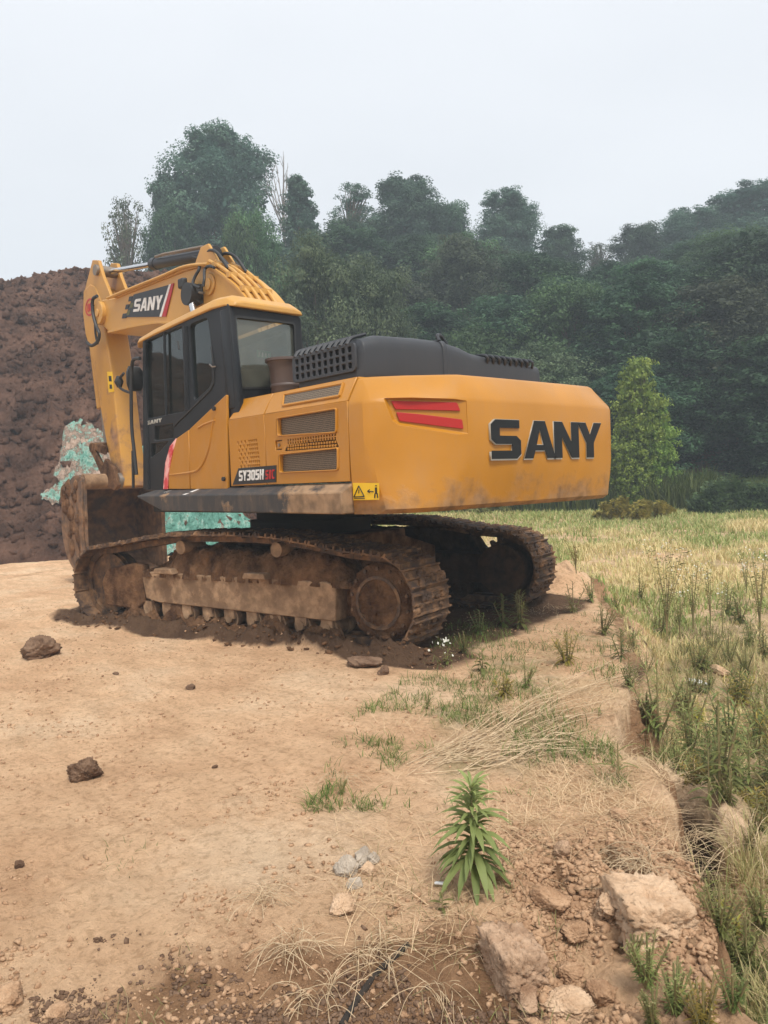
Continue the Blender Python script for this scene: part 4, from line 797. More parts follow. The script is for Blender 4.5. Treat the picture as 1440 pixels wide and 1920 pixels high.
def soil_material():
    m = bpy.data.materials.new('dry_soil'); m.use_nodes = True; nt = m.node_tree; n = nt.nodes; l = nt.links; b = n['Principled BSDF']; b.inputs['Roughness'].default_value = .95; b.inputs['Specular IOR Level'].default_value = .12
    g = n.new('ShaderNodeNewGeometry')
    def noise(s, d=8, r=.6, vec=None, sc3=None):
        t = n.new('ShaderNodeTexNoise'); t.inputs['Scale'].default_value = s; t.inputs['Detail'].default_value = d; t.inputs['Roughness'].default_value = r
        if sc3:
            mp = n.new('ShaderNodeMapping'); mp.inputs['Scale'].default_value = sc3; mp.inputs['Rotation'].default_value = (0, 0, .75); l.new(g.outputs['Position'], mp.inputs[0]); l.new(mp.outputs[0], t.inputs['Vector'])
        else: l.new(g.outputs['Position'], t.inputs['Vector'])
        return t.outputs['Fac']
    def ramp(f, els):
        r = n.new('ShaderNodeValToRGB'); e = r.color_ramp.elements; e[0].position, e[0].color = els[0][0], (*els[0][1], 1); e[1].position, e[1].color = els[-1][0], (*els[-1][1], 1)
        for p, c in els[1:-1]: q = e.new(p); q.color = (*c, 1)
        l.new(f, r.inputs[0]); return r.outputs[0]
    def mix(f, a, b_, mode='MIX'):
        x = n.new('ShaderNodeMix'); x.data_type = 'RGBA'; x.blend_type = mode
        if isinstance(f, float): x.inputs[0].default_value = f
        else: l.new(f, x.inputs[0])
        for i, q in ((6, a), (7, b_)):
            if isinstance(q, tuple): x.inputs[i].default_value = (*q, 1)
            else: l.new(q, x.inputs[i])
        return x.outputs[2]
    at_ = n.new('ShaderNodeVertexColor'); at_.layer_name = 'zone'; sp = n.new('ShaderNodeSeparateColor'); l.new(at_.outputs[0], sp.inputs[0])
    base = ramp(noise(.9, 6, .6), [(.32, (.70, .43, .25)), (.5, (.83, .55, .335)), (.68, (.89, .65, .43))])
    streak = ramp(noise(2.2, 9, .7, sc3=(1, 3.2, 1)), [(.36, (.55, .50, .45)), (.60, (1, 1, 1))])
    base = mix(.42, base, streak, 'MULTIPLY')
    spk = ramp(noise(26, 6, .7), [(.38, (.48, .42, .36)), (.50, (1, 1, 1))]); base = mix(.45, base, spk, 'MULTIPLY')
    moist = ramp(noise(3.2, 9, .7), [(.35, (.19, .10, .05)), (.6, (.46, .27, .15))])
    grassy = ramp(noise(5, 9, .7), [(.32, (.26, .21, .09)), (.47, (.45, .33, .18)), (.62, (.62, .46, .29))])
    def zone(ch, amt=.5):
        a = n.new('ShaderNodeMath'); a.operation = 'ADD'; l.new(sp.outputs[ch], a.inputs[0]); q = n.new('ShaderNodeMath'); q.operation = 'MULTIPLY_ADD'; q.inputs[1].default_value = amt * 2; q.inputs[2].default_value = -amt; l.new(noise(3.5, 8, .7), q.inputs[0]); l.new(q.outputs[0], a.inputs[1])
        r = n.new('ShaderNodeMapRange'); r.inputs[1].default_value = .35; r.inputs[2].default_value = .65; l.new(a.outputs[0], r.inputs[0]); return r.outputs[0]
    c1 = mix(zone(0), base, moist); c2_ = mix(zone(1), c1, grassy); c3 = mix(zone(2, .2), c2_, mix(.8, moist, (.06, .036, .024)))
    l.new(c3, b.inputs['Base Color'])
    h1_ = noise(16, 10, .72); h2 = noise(70, 5, .7); ad = n.new('ShaderNodeMath'); ad.operation = 'MULTIPLY_ADD'; ad.inputs[1].default_value = .35; l.new(h2, ad.inputs[0]); l.new(h1_, ad.inputs[2])
    bp = n.new('ShaderNodeBump'); bp.inputs['Distance'].default_value = .055; bp.inputs['Strength'].default_value = 1; l.new(ad.outputs[0], bp.inputs['Height']); l.new(bp.outputs[0], b.inputs['Normal'])
    return m
M['soil'] = soil_material()
def grid_mesh(name, X, Y, Z, m, zone=None, smooth=True):
    h, w = X.shape; me = bpy.data.meshes.new(name); me.vertices.add(h * w); me.vertices.foreach_set('co', np.stack([X, Y, Z], -1).astype(np.float32).ravel())
    i = np.arange(h * w).reshape(h, w); q = np.stack([i[:-1, :-1], i[:-1, 1:], i[1:, 1:], i[1:, :-1]], -1).reshape(-1, 4)
    me.loops.add(q.size); me.loops.foreach_set('vertex_index', q.ravel().astype(np.int32)); me.polygons.add(len(q)); me.polygons.foreach_set('loop_start', np.arange(0, q.size, 4, dtype=np.int32)); me.polygons.foreach_set('loop_total', np.full(len(q), 4, dtype=np.int32))
    if smooth: me.polygons.foreach_set('use_smooth', np.ones(len(q), bool))
    me.update(calc_edges=True); me.validate()
    if zone is not None:
        a = me.color_attributes.new('zone', 'FLOAT_COLOR', 'POINT'); z4 = np.concatenate([zone.reshape(-1, 3), np.ones((h * w, 1))], 1); a.data.foreach_set('color', z4.astype(np.float32).ravel())
    me.materials.append(m); o = bpy.data.objects.new(name, me); col.objects.link(o); return o
def zones(u, v):
    d = edge_dist(u, v); n1 = fbm(u, v, .9, 4, 40)
    x = CC[0] + RH[0] * u + FH[0] * v; y = CC[1] + RH[1] * u + FH[1] * v; c, s = math.cos(YAW), math.sin(YAW); tx = c * x + s * y; ty = -s * x + c * y
    fg = sstep(2.95, 2.5, v - .35 * n1) * sstep(-1.6, -.6, u + .4 * n1) * sstep(.55, .2, u) * 1.0
    left = .42 * sstep(2.55, 2.1, v + .2 * n1)
    crum = .45 * sstep(-.9, -.1, d) * sstep(3.3, 2.6, v)
    edgef = sstep(-.03, .03, d) * sstep(.32, .12, d) * .75
    moist = np.maximum.reduce([fg, left, crum, edgef, .38 * sstep(-.2, .3, n1) * sstep(9, 12, v) * (d < 0)])
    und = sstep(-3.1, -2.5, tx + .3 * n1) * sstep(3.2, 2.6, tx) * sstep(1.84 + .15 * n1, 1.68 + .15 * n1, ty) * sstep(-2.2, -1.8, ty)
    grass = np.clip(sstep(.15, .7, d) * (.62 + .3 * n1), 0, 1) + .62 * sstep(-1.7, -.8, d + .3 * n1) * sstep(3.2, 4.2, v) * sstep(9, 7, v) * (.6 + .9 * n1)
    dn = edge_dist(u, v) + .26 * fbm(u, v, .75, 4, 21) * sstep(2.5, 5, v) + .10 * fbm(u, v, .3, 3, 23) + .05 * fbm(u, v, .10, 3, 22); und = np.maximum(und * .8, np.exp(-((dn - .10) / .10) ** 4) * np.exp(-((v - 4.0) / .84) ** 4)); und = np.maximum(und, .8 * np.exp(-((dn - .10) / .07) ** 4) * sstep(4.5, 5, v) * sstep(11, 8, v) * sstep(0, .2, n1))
    wood = sstep(0, 3, v - (24. + .40 * np.clip(14 - u, 0, 30)))
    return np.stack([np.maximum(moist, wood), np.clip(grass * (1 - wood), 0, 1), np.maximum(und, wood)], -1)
na, nr = 760, 820
ang = np.concatenate([np.linspace(-179, -46, 60)[:-1], np.linspace(-46, 46, na), np.linspace(46, 179, 60)[1:]]) * math.pi / 180
rad = np.concatenate([[.05, .3, .6, .9], 1.2 * (260 / 1.2) ** (np.linspace(0, 1, nr) ** 1.0)])
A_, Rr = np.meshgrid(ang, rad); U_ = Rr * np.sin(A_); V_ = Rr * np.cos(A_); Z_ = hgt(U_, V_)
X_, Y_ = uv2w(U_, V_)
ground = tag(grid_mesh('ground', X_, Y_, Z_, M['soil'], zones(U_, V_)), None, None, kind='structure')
def gz(u, v): return float(hgt(np.array([u]), np.array([v]))[0])
def ray_ground(px, py):
    d = CR.T @ np.array([(px - 720) / 1440, (py - 960) / 1440, 1.0]); ts = 1.2 * (80 / 1.2) ** np.linspace(0, 1, 900); P = CC + d * ts[:, None]; u, v = w2uv(P[:, 0], P[:, 1]); g = hgt(u, v)
    i = np.argmax(P[:, 2] < g); i = i if P[i, 2] < g[i] else len(ts) - 1
    return P[i][0], P[i][1], g[i], u[i], v[i]

# ---- dark soil mound behind the machine
def hill_h(u, v):
    vb = 17.6 + .28 * (u + 8.6) + .9 * fbm(u, v * .3, 3., 3, 50); vb = np.where(u > -8, vb + 1.2 * sstep(-8, -4, u), vb)
    a = u / np.maximum(v, 1); fall = sstep(-.115, -.27, a)
    t = np.clip((v - vb) / 13.5, 0, 1); h = 9.75 * (t ** .92) * fall * (1 + .055 * sstep(-.50, -.36, a))
    h = h * (1 + .05 * fbm(u, v, 9, 3, 52)) + sstep(0, .08, t) * fall * (1 - .6 * sstep(.86, 1, t)) * (.80 * fbm(u, v, 2.8, 4, 53) + .38 * np.abs(fbm(u, v, .9, 5, 54, .6)) + .22 * fbm(u, v, .33, 4, 55, .6) + .22 * sstep(.25, .0, t) * fbm(u, v, .5, 4, 56))
    return h - .25 * (1 - sstep(0, .03, t))
us = np.concatenate([np.linspace(-44, -19, 160)[:-1], np.linspace(-19, 1.5, 560)]); vs_ = np.concatenate([np.linspace(15.5, 33.5, 520), np.linspace(34, 60, 40)]); U2, V2 = np.meshgrid(us, vs_)
Z2 = hgt(U2, V2) * 0 - .14 + hill_h(U2, V2); Z2 = np.where(V2 > 33.5, Z2 - .12 * (V2 - 33.5), Z2); X2, Y2 = uv2w(U2, V2)
M['hill'] = mat('dark_red_soil', (.062, .034, .025), .97, spec=.08, color2=(.22, .124, .086), nscale=.8, detail=15, bump=.22, bscale=6, ramp=(.36, .66))
tag(grid_mesh('hill', X2, Y2, Z2, M['hill']), None, None, kind='structure')

# ---- torn green debris netting on rubble
def netting(name, u0, u1, v0, v1, hf, label, seed, teal=.5):
    n1, n2 = 170, 90; u, v = np.meshgrid(np.linspace(u0, u1, n1), np.linspace(v0, v1, n2)); a = (u - u0) / (u1 - u0); b = (v - v0) / (v1 - v0)
    env = (np.sin(math.pi * np.clip(a, 0, 1)) ** .6) * (np.sin(math.pi * np.clip(b * .9 + .05, 0, 1)) ** .6)
    z = hf(u, v) + env * (.22 + .6 * np.abs(fbm(u, v, .6, 4, seed)) + .30 * fbm(u, v, .16, 4, seed + 1)) - .12
    X, Y = uv2w(u, v); m = bpy.data.materials.new('netting'); m.use_nodes = True; nt = m.node_tree; nn = nt.nodes; l = nt.links; bs = nn['Principled BSDF']; bs.inputs['Roughness'].default_value = .7
    g = nn.new('ShaderNodeNewGeometry'); t = nn.new('ShaderNodeTexNoise'); t.inputs['Scale'].default_value = 1.6; t.inputs['Detail'].default_value = 9; t.inputs['Roughness'].default_value = .75; l.new(g.outputs['Position'], t.inputs['Vector'])
    r = nn.new('ShaderNodeValToRGB'); e = r.color_ramp.elements; e[0].position = teal - .10; e[0].color = (.08, .22, .17, 1); e[1].position = teal + .10; e[1].color = (.40, .29, .22, 1)
    for p, c in ((teal - .06, (.13, .30, .24)), (teal - .01, (.26, .40, .33)), (teal + .02, (.15, .10, .07))): q = e.new(p); q.color = (*c, 1)
    l.new(t.outputs['Fac'], r.inputs[0]); l.new(r.outputs[0], bs.inputs['Base Color']); t2 = nn.new('ShaderNodeTexNoise'); t2.inputs['Scale'].default_value = 7; t2.inputs['Detail'].default_value = 7; l.new(g.outputs['Position'], t2.inputs['Vector'])
    bp = nn.new('ShaderNodeBump'); bp.inputs['Distance'].default_value = .12; l.new(t2.outputs['Fac'], bp.inputs['Height']); l.new(bp.outputs[0], bs.inputs['Normal'])
    return tag(grid_mesh(name, X, Y, z, m), label, 'netting')
hh = lambda u, v: np.maximum(hill_h(u, v) - .14, -.14)
netting('debris_netting', -8.7, -6.2, 19.4, 21.5, lambda u, v: hh(u, v) + .15, 'torn green debris netting over rubble at the foot of the soil mound', 61, .485)
netting('debris_netting', -6.3, -3.1, 17.9, 21.2, lambda u, v: hh(u, v) + .10, 'crumpled green netting seen under the cab between bucket and tracks', 71, .60)

# ================================================================== VEGETATION
def leaf_mat(name, c1, c2, rough=.55, trans=.35, attr=True):
    m = bpy.data.materials.new(name); m.use_nodes = True; nt = m.node_tree; n = nt.nodes; l = nt.links; n.clear()
    o = n.new('ShaderNodeOutputMaterial'); d = n.new('ShaderNodeBsdfPrincipled'); d.inputs['Roughness'].default_value = rough; d.inputs['Specular IOR Level'].default_value = .25; t = n.new('ShaderNodeBsdfTranslucent')
    vc = n.new('ShaderNodeVertexColor'); vc.layer_name = 'tint'; sp = n.new('ShaderNodeSeparateColor'); l.new(vc.outputs[0], sp.inputs[0])
    oi = n.new('ShaderNodeObjectInfo')
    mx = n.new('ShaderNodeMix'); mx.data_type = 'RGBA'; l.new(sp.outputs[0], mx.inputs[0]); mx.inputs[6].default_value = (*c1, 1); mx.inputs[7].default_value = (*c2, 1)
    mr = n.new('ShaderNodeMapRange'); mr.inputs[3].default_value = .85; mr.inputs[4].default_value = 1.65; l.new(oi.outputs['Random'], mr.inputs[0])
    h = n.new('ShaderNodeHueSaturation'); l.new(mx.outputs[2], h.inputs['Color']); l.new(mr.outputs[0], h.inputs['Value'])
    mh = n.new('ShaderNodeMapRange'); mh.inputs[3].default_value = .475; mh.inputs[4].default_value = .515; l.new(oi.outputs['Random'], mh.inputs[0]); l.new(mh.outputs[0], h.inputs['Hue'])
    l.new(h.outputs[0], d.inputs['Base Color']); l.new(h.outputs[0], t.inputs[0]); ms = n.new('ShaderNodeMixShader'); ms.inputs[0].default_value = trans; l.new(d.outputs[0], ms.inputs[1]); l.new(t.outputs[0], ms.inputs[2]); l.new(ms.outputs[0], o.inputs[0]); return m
M['leaf_dark'] = leaf_mat('dark_leaves', (.012, .038, .019), (.065, .135, .060)); M['leaf_mid'] = leaf_mat('mid_green_leaves', (.022, .055, .020), (.105, .185, .070)); M['leaf_olive'] = leaf_mat('olive_leaves', (.032, .055, .026), (.135, .175, .09)); M['leaf_light'] = leaf_mat('bright_leaves', (.10, .17, .025), (.27, .35, .07))
M['leaf_grey'] = leaf_mat('blue_green_leaves', (.024, .066, .046), (.105, .18, .115)); M['leaf_rust'] = leaf_mat('brownish_leaves', (.026, .040, .022), (.085, .11, .055))
M['bark'] = mat('bark', (.10, .075, .055), .9, color2=(.20, .16, .12), nscale=9, bump=.02, bscale=20); M['baretwig'] = mat('bare_twig', (.24, .21, .19), .85)
def quads_mesh(name, C, N, size, asp, tint, m, T=None):
    """leaf-sized quads: centre C, normal N, half-size, aspect; tint attribute"""
    k = len(C); N = N / (np.linalg.norm(N, axis=1, keepdims=True) + 1e-9); r = rng.normal(size=(k, 3)) if T is None else T; A = np.cross(N, r); A /= np.linalg.norm(A, axis=1, keepdims=True) + 1e-9; B = np.cross(N, A)
    s = size[:, None]; P = np.stack([C - A * s, C + B * s * asp, C + A * s, C - B * s * asp], 1).reshape(-1, 3)
    me = bpy.data.meshes.new(name); me.vertices.add(4 * k); me.vertices.foreach_set('co', P.astype(np.float32).ravel()); me.loops.add(4 * k); me.loops.foreach_set('vertex_index', np.arange(4 * k, dtype=np.int32)); me.polygons.add(k); me.polygons.foreach_set('loop_start', np.arange(0, 4 * k, 4, dtype=np.int32)); me.polygons.foreach_set('loop_total', np.full(k, 4, dtype=np.int32))
    me.update(calc_edges=True); a = me.color_attributes.new('tint', 'FLOAT_COLOR', 'POINT'); t4 = np.repeat(tint, 4); a.data.foreach_set('color', np.stack([t4, t4, t4, np.ones_like(t4)], -1).astype(np.float32).ravel()); me.materials.append(m); return me
def tree_meshes(seed, H, W, kind, m, nleaf=9000, ls=.15, base=.25):
    """big lobes on an uneven envelope, small leaf clumps on the lobes; trunk with limbs; metres"""
    r = np.random.default_rng(seed); rn = random.Random(seed); nl = {'round': 38, 'cone': 52, 'tall': 40, 'sparse': 34}[kind]; lob = []
    for i in range(nl):
        t = (i + .5) / nl; z = base + (1 - base) * t
        prof = {'round': math.sqrt(max(0, 1 - (max(0, t - .70) / .33) ** 2)) * (.80 + .20 * min(1, t / .35)), 'cone': min(1, (1.03 - t) / .34) * (.8 + .2 * math.sin(9 * t + seed)), 'tall': math.sin(math.pi * (.18 + .72 * t)) ** .7, 'sparse': math.sqrt(max(0, 1 - (max(0, t - .62) / .42) ** 2)) * (.75 + .25 * math.sin(7 * t + seed))}[kind]
        a = i * 2.4 + seed + rn.uniform(-.5, .5); lr = W * (.19 + .09 * rn.random()) * (.62 + .38 * prof) * (.8 if kind == 'cone' else 1); q = max(0, W / 2 * prof - lr * .75) * rn.uniform(.65, 1.1)
        lob.append((q * math.cos(a), q * math.sin(a), z * H - lr * .35, lr))
    lob = np.array(lob); nsub = 13 if kind != 'sparse' else 7; li = np.repeat(np.arange(nl), nsub); ns = len(li); d = r.normal(size=(ns, 3)); d[:, 2] = d[:, 2] * .8 + .25; d /= np.linalg.norm(d, axis=1, keepdims=True)
    sub = lob[li, :3] + d * (lob[li, 3] * (.72 + .38 * r.random(ns)))[:, None] * np.array([1, 1, .85]); sr = lob[li, 3] * (.26 + .20 * r.random(ns)); stn = .5 * (r.random(nl)[li] - .5) + .35 * (r.random(ns) - .5)
    si = r.integers(0, ns, nleaf); k = nleaf; e = r.normal(size=(k, 3)); e /= np.linalg.norm(e, axis=1, keepdims=True); rad = sr[si] * (.35 + .75 * r.random(k) ** .6)
    C = sub[si] + e * rad[:, None] * np.array([1.1, 1.1, .75]); fz = H / np.percentile(C[:, 2], 99.7); fw = (W / 2) / np.percentile(np.hypot(C[:, 0], C[:, 1]), 95); sc3 = np.array([fw, fw, fz]); C = C * sc3; sub = sub * sc3; lob = lob * np.array([fw, fw, fz, 1])
    N = e * .7 + d[si] * .3 + np.array([0, 0, .6]) + r.normal(size=(k, 3)) * .45
    tint = np.clip(.40 + .15 * r.normal(size=k) + stn[si], 0, 1); size = ls * (.6 + .8 * r.random(k)); crown = quads_mesh('crown', C, N, size, .5, tint, m)
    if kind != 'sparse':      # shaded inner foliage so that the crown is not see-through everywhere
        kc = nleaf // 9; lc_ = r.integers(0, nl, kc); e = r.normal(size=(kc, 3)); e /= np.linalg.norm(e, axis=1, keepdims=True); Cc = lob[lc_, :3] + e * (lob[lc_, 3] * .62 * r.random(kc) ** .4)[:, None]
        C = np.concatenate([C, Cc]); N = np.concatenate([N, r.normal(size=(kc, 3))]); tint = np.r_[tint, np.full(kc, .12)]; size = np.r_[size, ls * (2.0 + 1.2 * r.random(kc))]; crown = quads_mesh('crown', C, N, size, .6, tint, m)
    mb = MB(); tr = .018 * H + .04; top = H * (.85 if kind != 'round' else .7); mb.tube([(W * .02 * math.sin(q * 2 + seed) * q, W * .02 * math.cos(q * 1.7 + seed) * q, top * q / 5) for q in range(6)], [tr * (1.15 - .19 * q) for q in range(6)], 8)
    for x, y, z, s_ in list(lob) + ([] if kind != 'sparse' else [(*p, 0) for p in sub]):
        z0 = max(H * base * .6, z * .62); q = min(4.9, z0 / top * 5); x0 = W * .02 * math.sin(q * 2 + seed) * q; y0 = W * .02 * math.cos(q * 1.7 + seed) * q
        mb.tube([(x0, y0, z0), (x0 + (x - x0) * .5, y0 + (y - y0) * .5, z0 + (z - z0) * .62), (x, y, z)], [tr * .32, tr * .2, tr * .06], 5)
    tm = mb.mesh('trunk'); tm.materials.append(M['bark']); return crown, tm
DIM = {'biground': (15.5, 8), 'round': (11, 5.8), 'round2': (9, 5.6), 'tall': (9, 4.6), 'cone': (10, 3.6), 'sparse': (10, 5), 'olive': (9, 5.6), 'mid': (8, 6), 'rust': (8, 5.4), 'light': (5, 2.6), 'loose': (11, 4.6)}
SPEC = {'biground': (1, 'round', 'leaf_grey', 90000, .085, .14), 'round': (2, 'round', 'leaf_grey', 50000, .075, .12), 'round2': (3, 'round', 'leaf_dark', 42000, .075, .06), 'tall': (4, 'tall', 'leaf_dark', 34000, .075, .06), 'cone': (5, 'cone', 'leaf_grey', 26000, .075, .06), 'sparse': (6, 'sparse', 'leaf_olive', 9000, .075, .25),
        'olive': (7, 'round', 'leaf_olive', 52000, .055, .03), 'mid': (8, 'round', 'leaf_mid', 42000, .07, .05), 'rust': (9, 'tall', 'leaf_rust', 34000, .07, .04), 'light': (10, 'tall', 'leaf_light', 9000, .06, .06), 'loose': (11, 'sparse', 'leaf_grey', 17000, .075, .12)}
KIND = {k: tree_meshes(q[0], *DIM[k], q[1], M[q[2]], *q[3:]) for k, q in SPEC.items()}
def tree(kind, u, v, z, s, label, cat='tree', group=None, rot=None, sx=1.):
    x, y = uv2w(u, v); t = bpy.data.objects.new('tree' if kind not in ('olive', 'light') else 'small_tree', None); col.objects.link(t)
    W_ = Matrix.Translation((x, y, z)) @ Matrix.Rotation(.04, 4, Vector((-FH[0], -FH[1], 0)).cross(Vector((0, 0, 1))).cross(Vector((0, 0, 1)))) @ Matrix.Rotation(random.uniform(0, 6.28) if rot is None else rot, 4, 'Z') @ Matrix.Diagonal((s * sx, s * sx, s, 1)); t.matrix_world = W_; tag(t, label, cat, group)
    for nm, me in zip(('crown', 'trunk'), KIND[kind]):
        o = bpy.data.objects.new(nm, me); col.objects.link(o); o.parent = t
    return t
KH = {k: q[0] for k, q in DIM.items()}; KW = {k: q[1] for k, q in DIM.items()}
def hy(px): return 928.7 - .0394 * px
def px_tree(kind, px, ytop, wpx, v, label, group=None, ybase=None):
    """a tree of the size it has at distance v, its foot on the slope there"""
    px += 13; u = (px - 720) / 1440 * v; top = CC[2] + (hy(px) - ytop) / 1440 * v * 1.0; W_ = wpx / 1440 * v; g = gz(u, v)
    if ybase is not None: g = min(top - 2, CC[2] + (hy(px) - ybase) / 1440 * v)
    hgt_ = max(top - g, 2.); s = hgt_ / KH[kind]; sx = W_ / (KW[kind] * s * .96); 
    return tree(kind, u, v, g, s, label, 'tree', group, sx=sx)
sky_ = [
 ('biground', 418, 262, 205, 50, 'tallest broad round-crowned tree rising behind the boom'), ('round', 330, 330, 110, 49, 'leafy shoulder tree on the left flank of the tallest tree'),
 ('cone', 562, 345, 100, 48, 'dark pointed tree standing just behind the bare twigs'), ('sparse', 235, 380, 110, 44, 'thin airy tree above the soil mound, left of the tallest tree'),
 ('loose', 665, 357, 120, 50, 'loose see-through tree between the pointed tree and the wide crown'), ('round', 765, 342, 150, 52, 'wide round tree with the second-highest top, above the engine cover'),
 ('round2', 835, 392, 120, 54, 'tree sloping down between the two round crowns of the ridge'), ('round', 950, 366, 125, 54, 'round bluish tree peaking above the rear lettering of the excavator'),
 ('tall', 1050, 432, 90, 55, 'small dark tree just left of the dip in the tree line'), ('sparse', 1118, 462, 90, 58, 'faint thin-crowned tree standing in the dip of the tree line'),
 ('round2', 1195, 430, 105, 55, 'first tree right of the dip in the tree line'), ('round', 1285, 400, 140, 55, 'broad tree in the middle of the right-hand ridge'), ('biground', 1410, 358, 190, 56, 'highest tree of the right-hand ridge, cut by the frame edge'),
 ('biground', 1560, 400, 190, 56, 'tree beyond the right-hand ridge outside the view'), ('mid', 1355, 480, 130, 42, 'pale rounded tree halfway up the right-hand slope'), ('mid', 470, 410, 130, 40, 'bushy green tree in front of the tallest tree'),
 ('olive', 590, 455, 190, 30, 'grey-green willowy tree behind the cab roof'), ('olive', 690, 490, 170, 31, 'lower grey-green willowy tree beside the engine cover'), ('mid', 450, 420, 90, 39, 'dark bush tree under the left flank behind the boom'),
 ('round2', 330, 400, 110, 46, 'low dark tree behind the hydraulic hoses of the boom'),
]
for k, px, yt, w, v, lab in sky_: px_tree(k, px, yt, w, v, lab)
ul = (1195 - 720) / 1440 * 27
tl = px_tree('light', 1180, 672, 100, 25.5, 'bright yellow-green young tree at the edge of the dark wood'); tl.name = 'young_tree'
px_tree('light', 1215, 752, 80, 25.6, 'wide yellow-green bush leaning out of the wood beside the young tree').name = 'young_tree'
px_tree('light', 1165, 790, 80, 25.3, 'low bright sapling at the foot of the yellow-green young tree').name = 'sapling'
G1 = 'trees massed on the wooded slope'
rows = [(28, 5.6, 2.9), (31.5, 6.0, 3.2), (35, 6.2, 3.4), (39, 6.5, 3.7), (43.5, 6.8, 4.0), (48, 7.0, 4.4)]
kinds = ['round2', 'mid', 'rust', 'tall', 'round2', 'mid', 'olive', 'round2']
rt = random.Random(11)
for v0, h0, du in rows:
    u = -8.2 * v0 / 40 + (0 if v0 > 30 else 4)
    while u < .62 * v0:
        vv = v0 + rt.uniform(-1.6, 1.6) + (.25 * max(0, 14 - u) if v0 < 30 else .1 * max(0, 14 - u)); k = rt.choice(kinds); px = 720 + u / vv * 1440; g = gz(u, vv)
        lim = np.interp(px, [450, 520, 620, 700, 800, 900, 1000, 1060, 1120, 1180, 1300, 1440, 1600], [430, 440, 400, 385, 385, 410, 410, 455, 480, 450, 420, 400, 410])
        hmax = CC[2] + (hy(px) - lim - rt.uniform(8, 60)) / 1440 * vv - g; H_ = min(h0 * rt.uniform(.85, 1.15), hmax) if v0 < 42 else min(11, hmax * rt.uniform(.8, 1.0))
        if H_ > 2.5:
            s = H_ / KH[k]; whr = 'low on the wooded slope' if v0 < 34 else 'halfway up the wooded slope' if v0 < 43 else 'high on the wooded slope under the skyline'; lab = {'round2': 'dark green round-crowned tree massed on the wooded slope', 'mid': 'mid-green bushy tree massed on the wooded slope', 'rust': 'brownish-green tree massed on the wooded slope', 'tall': 'dark upright tree massed on the wooded slope', 'olive': 'grey-olive tree massed on the wooded slope'}[k].replace('massed on the wooded slope', whr)
            tree(k, u, vv, g - .3, s, lab, 'tree', G1, sx=min(1.6, du * 1.7 / (KW[k] * s)) if KW[k] * s < du * 1.3 else 1)
        u += du * rt.uniform(.75, 1.15)
# bare twiggy tree between the two crowns
mb = MB(); rn = random.Random(8); u0, v0 = (556 - 720) / 1440 * 50, 50.; x0, y0 = uv2w(u0, v0); g0_ = gz(u0, v0)
ztop = CC[2] + (hy(541) - 298) / 1440 * v0
mb.tube([(x0, y0, g0_), (x0, y0, ztop - 3.5)], [.16, .09], 6)
for k in range(16):
    a = rn.uniform(0, 6.283); l_ = rn.uniform(1.8, 4.2); zb = ztop - 4.2 + rn.uniform(-1.5, .8); sp_x = rn.uniform(.2, 1.5)
    ex_, ey_ = sp_x * math.cos(a), sp_x * math.sin(a); mb.tube([(x0, y0, zb), (x0 + ex_ * .5, y0 + ey_ * .5, zb + l_ * .45), (x0 + ex_, y0 + ey_, min(ztop, zb + l_))], [.05, .035, .012], 4)
    for q in range(3):
        t = rn.uniform(.4, .85); px_, py_, pz_ = x0 + ex_ * t, y0 + ey_ * t, zb + l_ * t * .95; mb.tube([(px_, py_, pz_), (px_ + rn.uniform(-.4, .4), py_ + rn.uniform(-.4, .4), pz_ + rn.uniform(.4, .9))], [.025, .008], 3)
tag(obj('bare_tree', mb, M['baretwig']), 'leafless twiggy tree poking above the wood right of the tallest tree', 'tree')

# ---- grass: vectorised blades
def blade_mesh(name, x, y, z, h, lean, w, tint, m, bend=.5, twist=None):
    k = len(x); a = rng.random(k) * 6.283 if twist is None else twist; dx, dy = np.cos(a), np.sin(a); px_, py_ = -dy, dx
    b = np.stack([x, y, z], -1); D = np.stack([dx, dy, np.zeros(k)], -1); Pp = np.stack([px_, py_, np.zeros(k)], -1) * (w[:, None] / 2); up = np.array([0, 0, 1.])
    hv = (h * np.cos(lean))[:, None]; lv = (h * np.sin(lean))[:, None]
    m1 = b + up * hv * .55 + D * lv * .45; tp_ = b + up * hv * (1 - .3 * bend) + D * lv * (1 + bend * .3)
    V = np.stack([b - Pp, b + Pp, m1 + Pp * .8, m1 - Pp * .8, tp_], 1).reshape(-1, 3); me = bpy.data.meshes.new(name); me.vertices.add(5 * k); me.vertices.foreach_set('co', V.astype(np.float32).ravel())
    o = np.arange(k)[:, None] * 5; li = (o + np.array([0, 1, 2, 3, 3, 2, 4])).ravel(); me.loops.add(7 * k); me.loops.foreach_set('vertex_index', li.astype(np.int32)); me.polygons.add(2 * k)
    ls_ = (np.arange(k)[:, None] * 7 + np.array([0, 4])).ravel(); lt_ = np.tile([4, 3], k); me.polygons.foreach_set('loop_start', ls_.astype(np.int32)); me.polygons.foreach_set('loop_total', lt_.astype(np.int32)); me.update(calc_edges=True)
    at2 = me.color_attributes.new('tint', 'FLOAT_COLOR', 'POINT'); t5 = np.repeat(tint, 5); at2.data.foreach_set('color', np.stack([t5, t5, t5, np.ones_like(t5)], -1).astype(np.float32).ravel()); me.materials.append(m)
    ob = bpy.data.objects.new(name, me); col.objects.link(ob); return ob
M['grass'] = leaf_mat('field_grass', (.14, .19, .045), (.47, .36, .20), trans=.3); M['straw'] = leaf_mat('straw', (.30, .20, .11), (.58, .43, .28), trans=.2); M['green_grass'] = leaf_mat('green_grass', (.06, .11, .02), (.24, .30, .09), trans=.35)
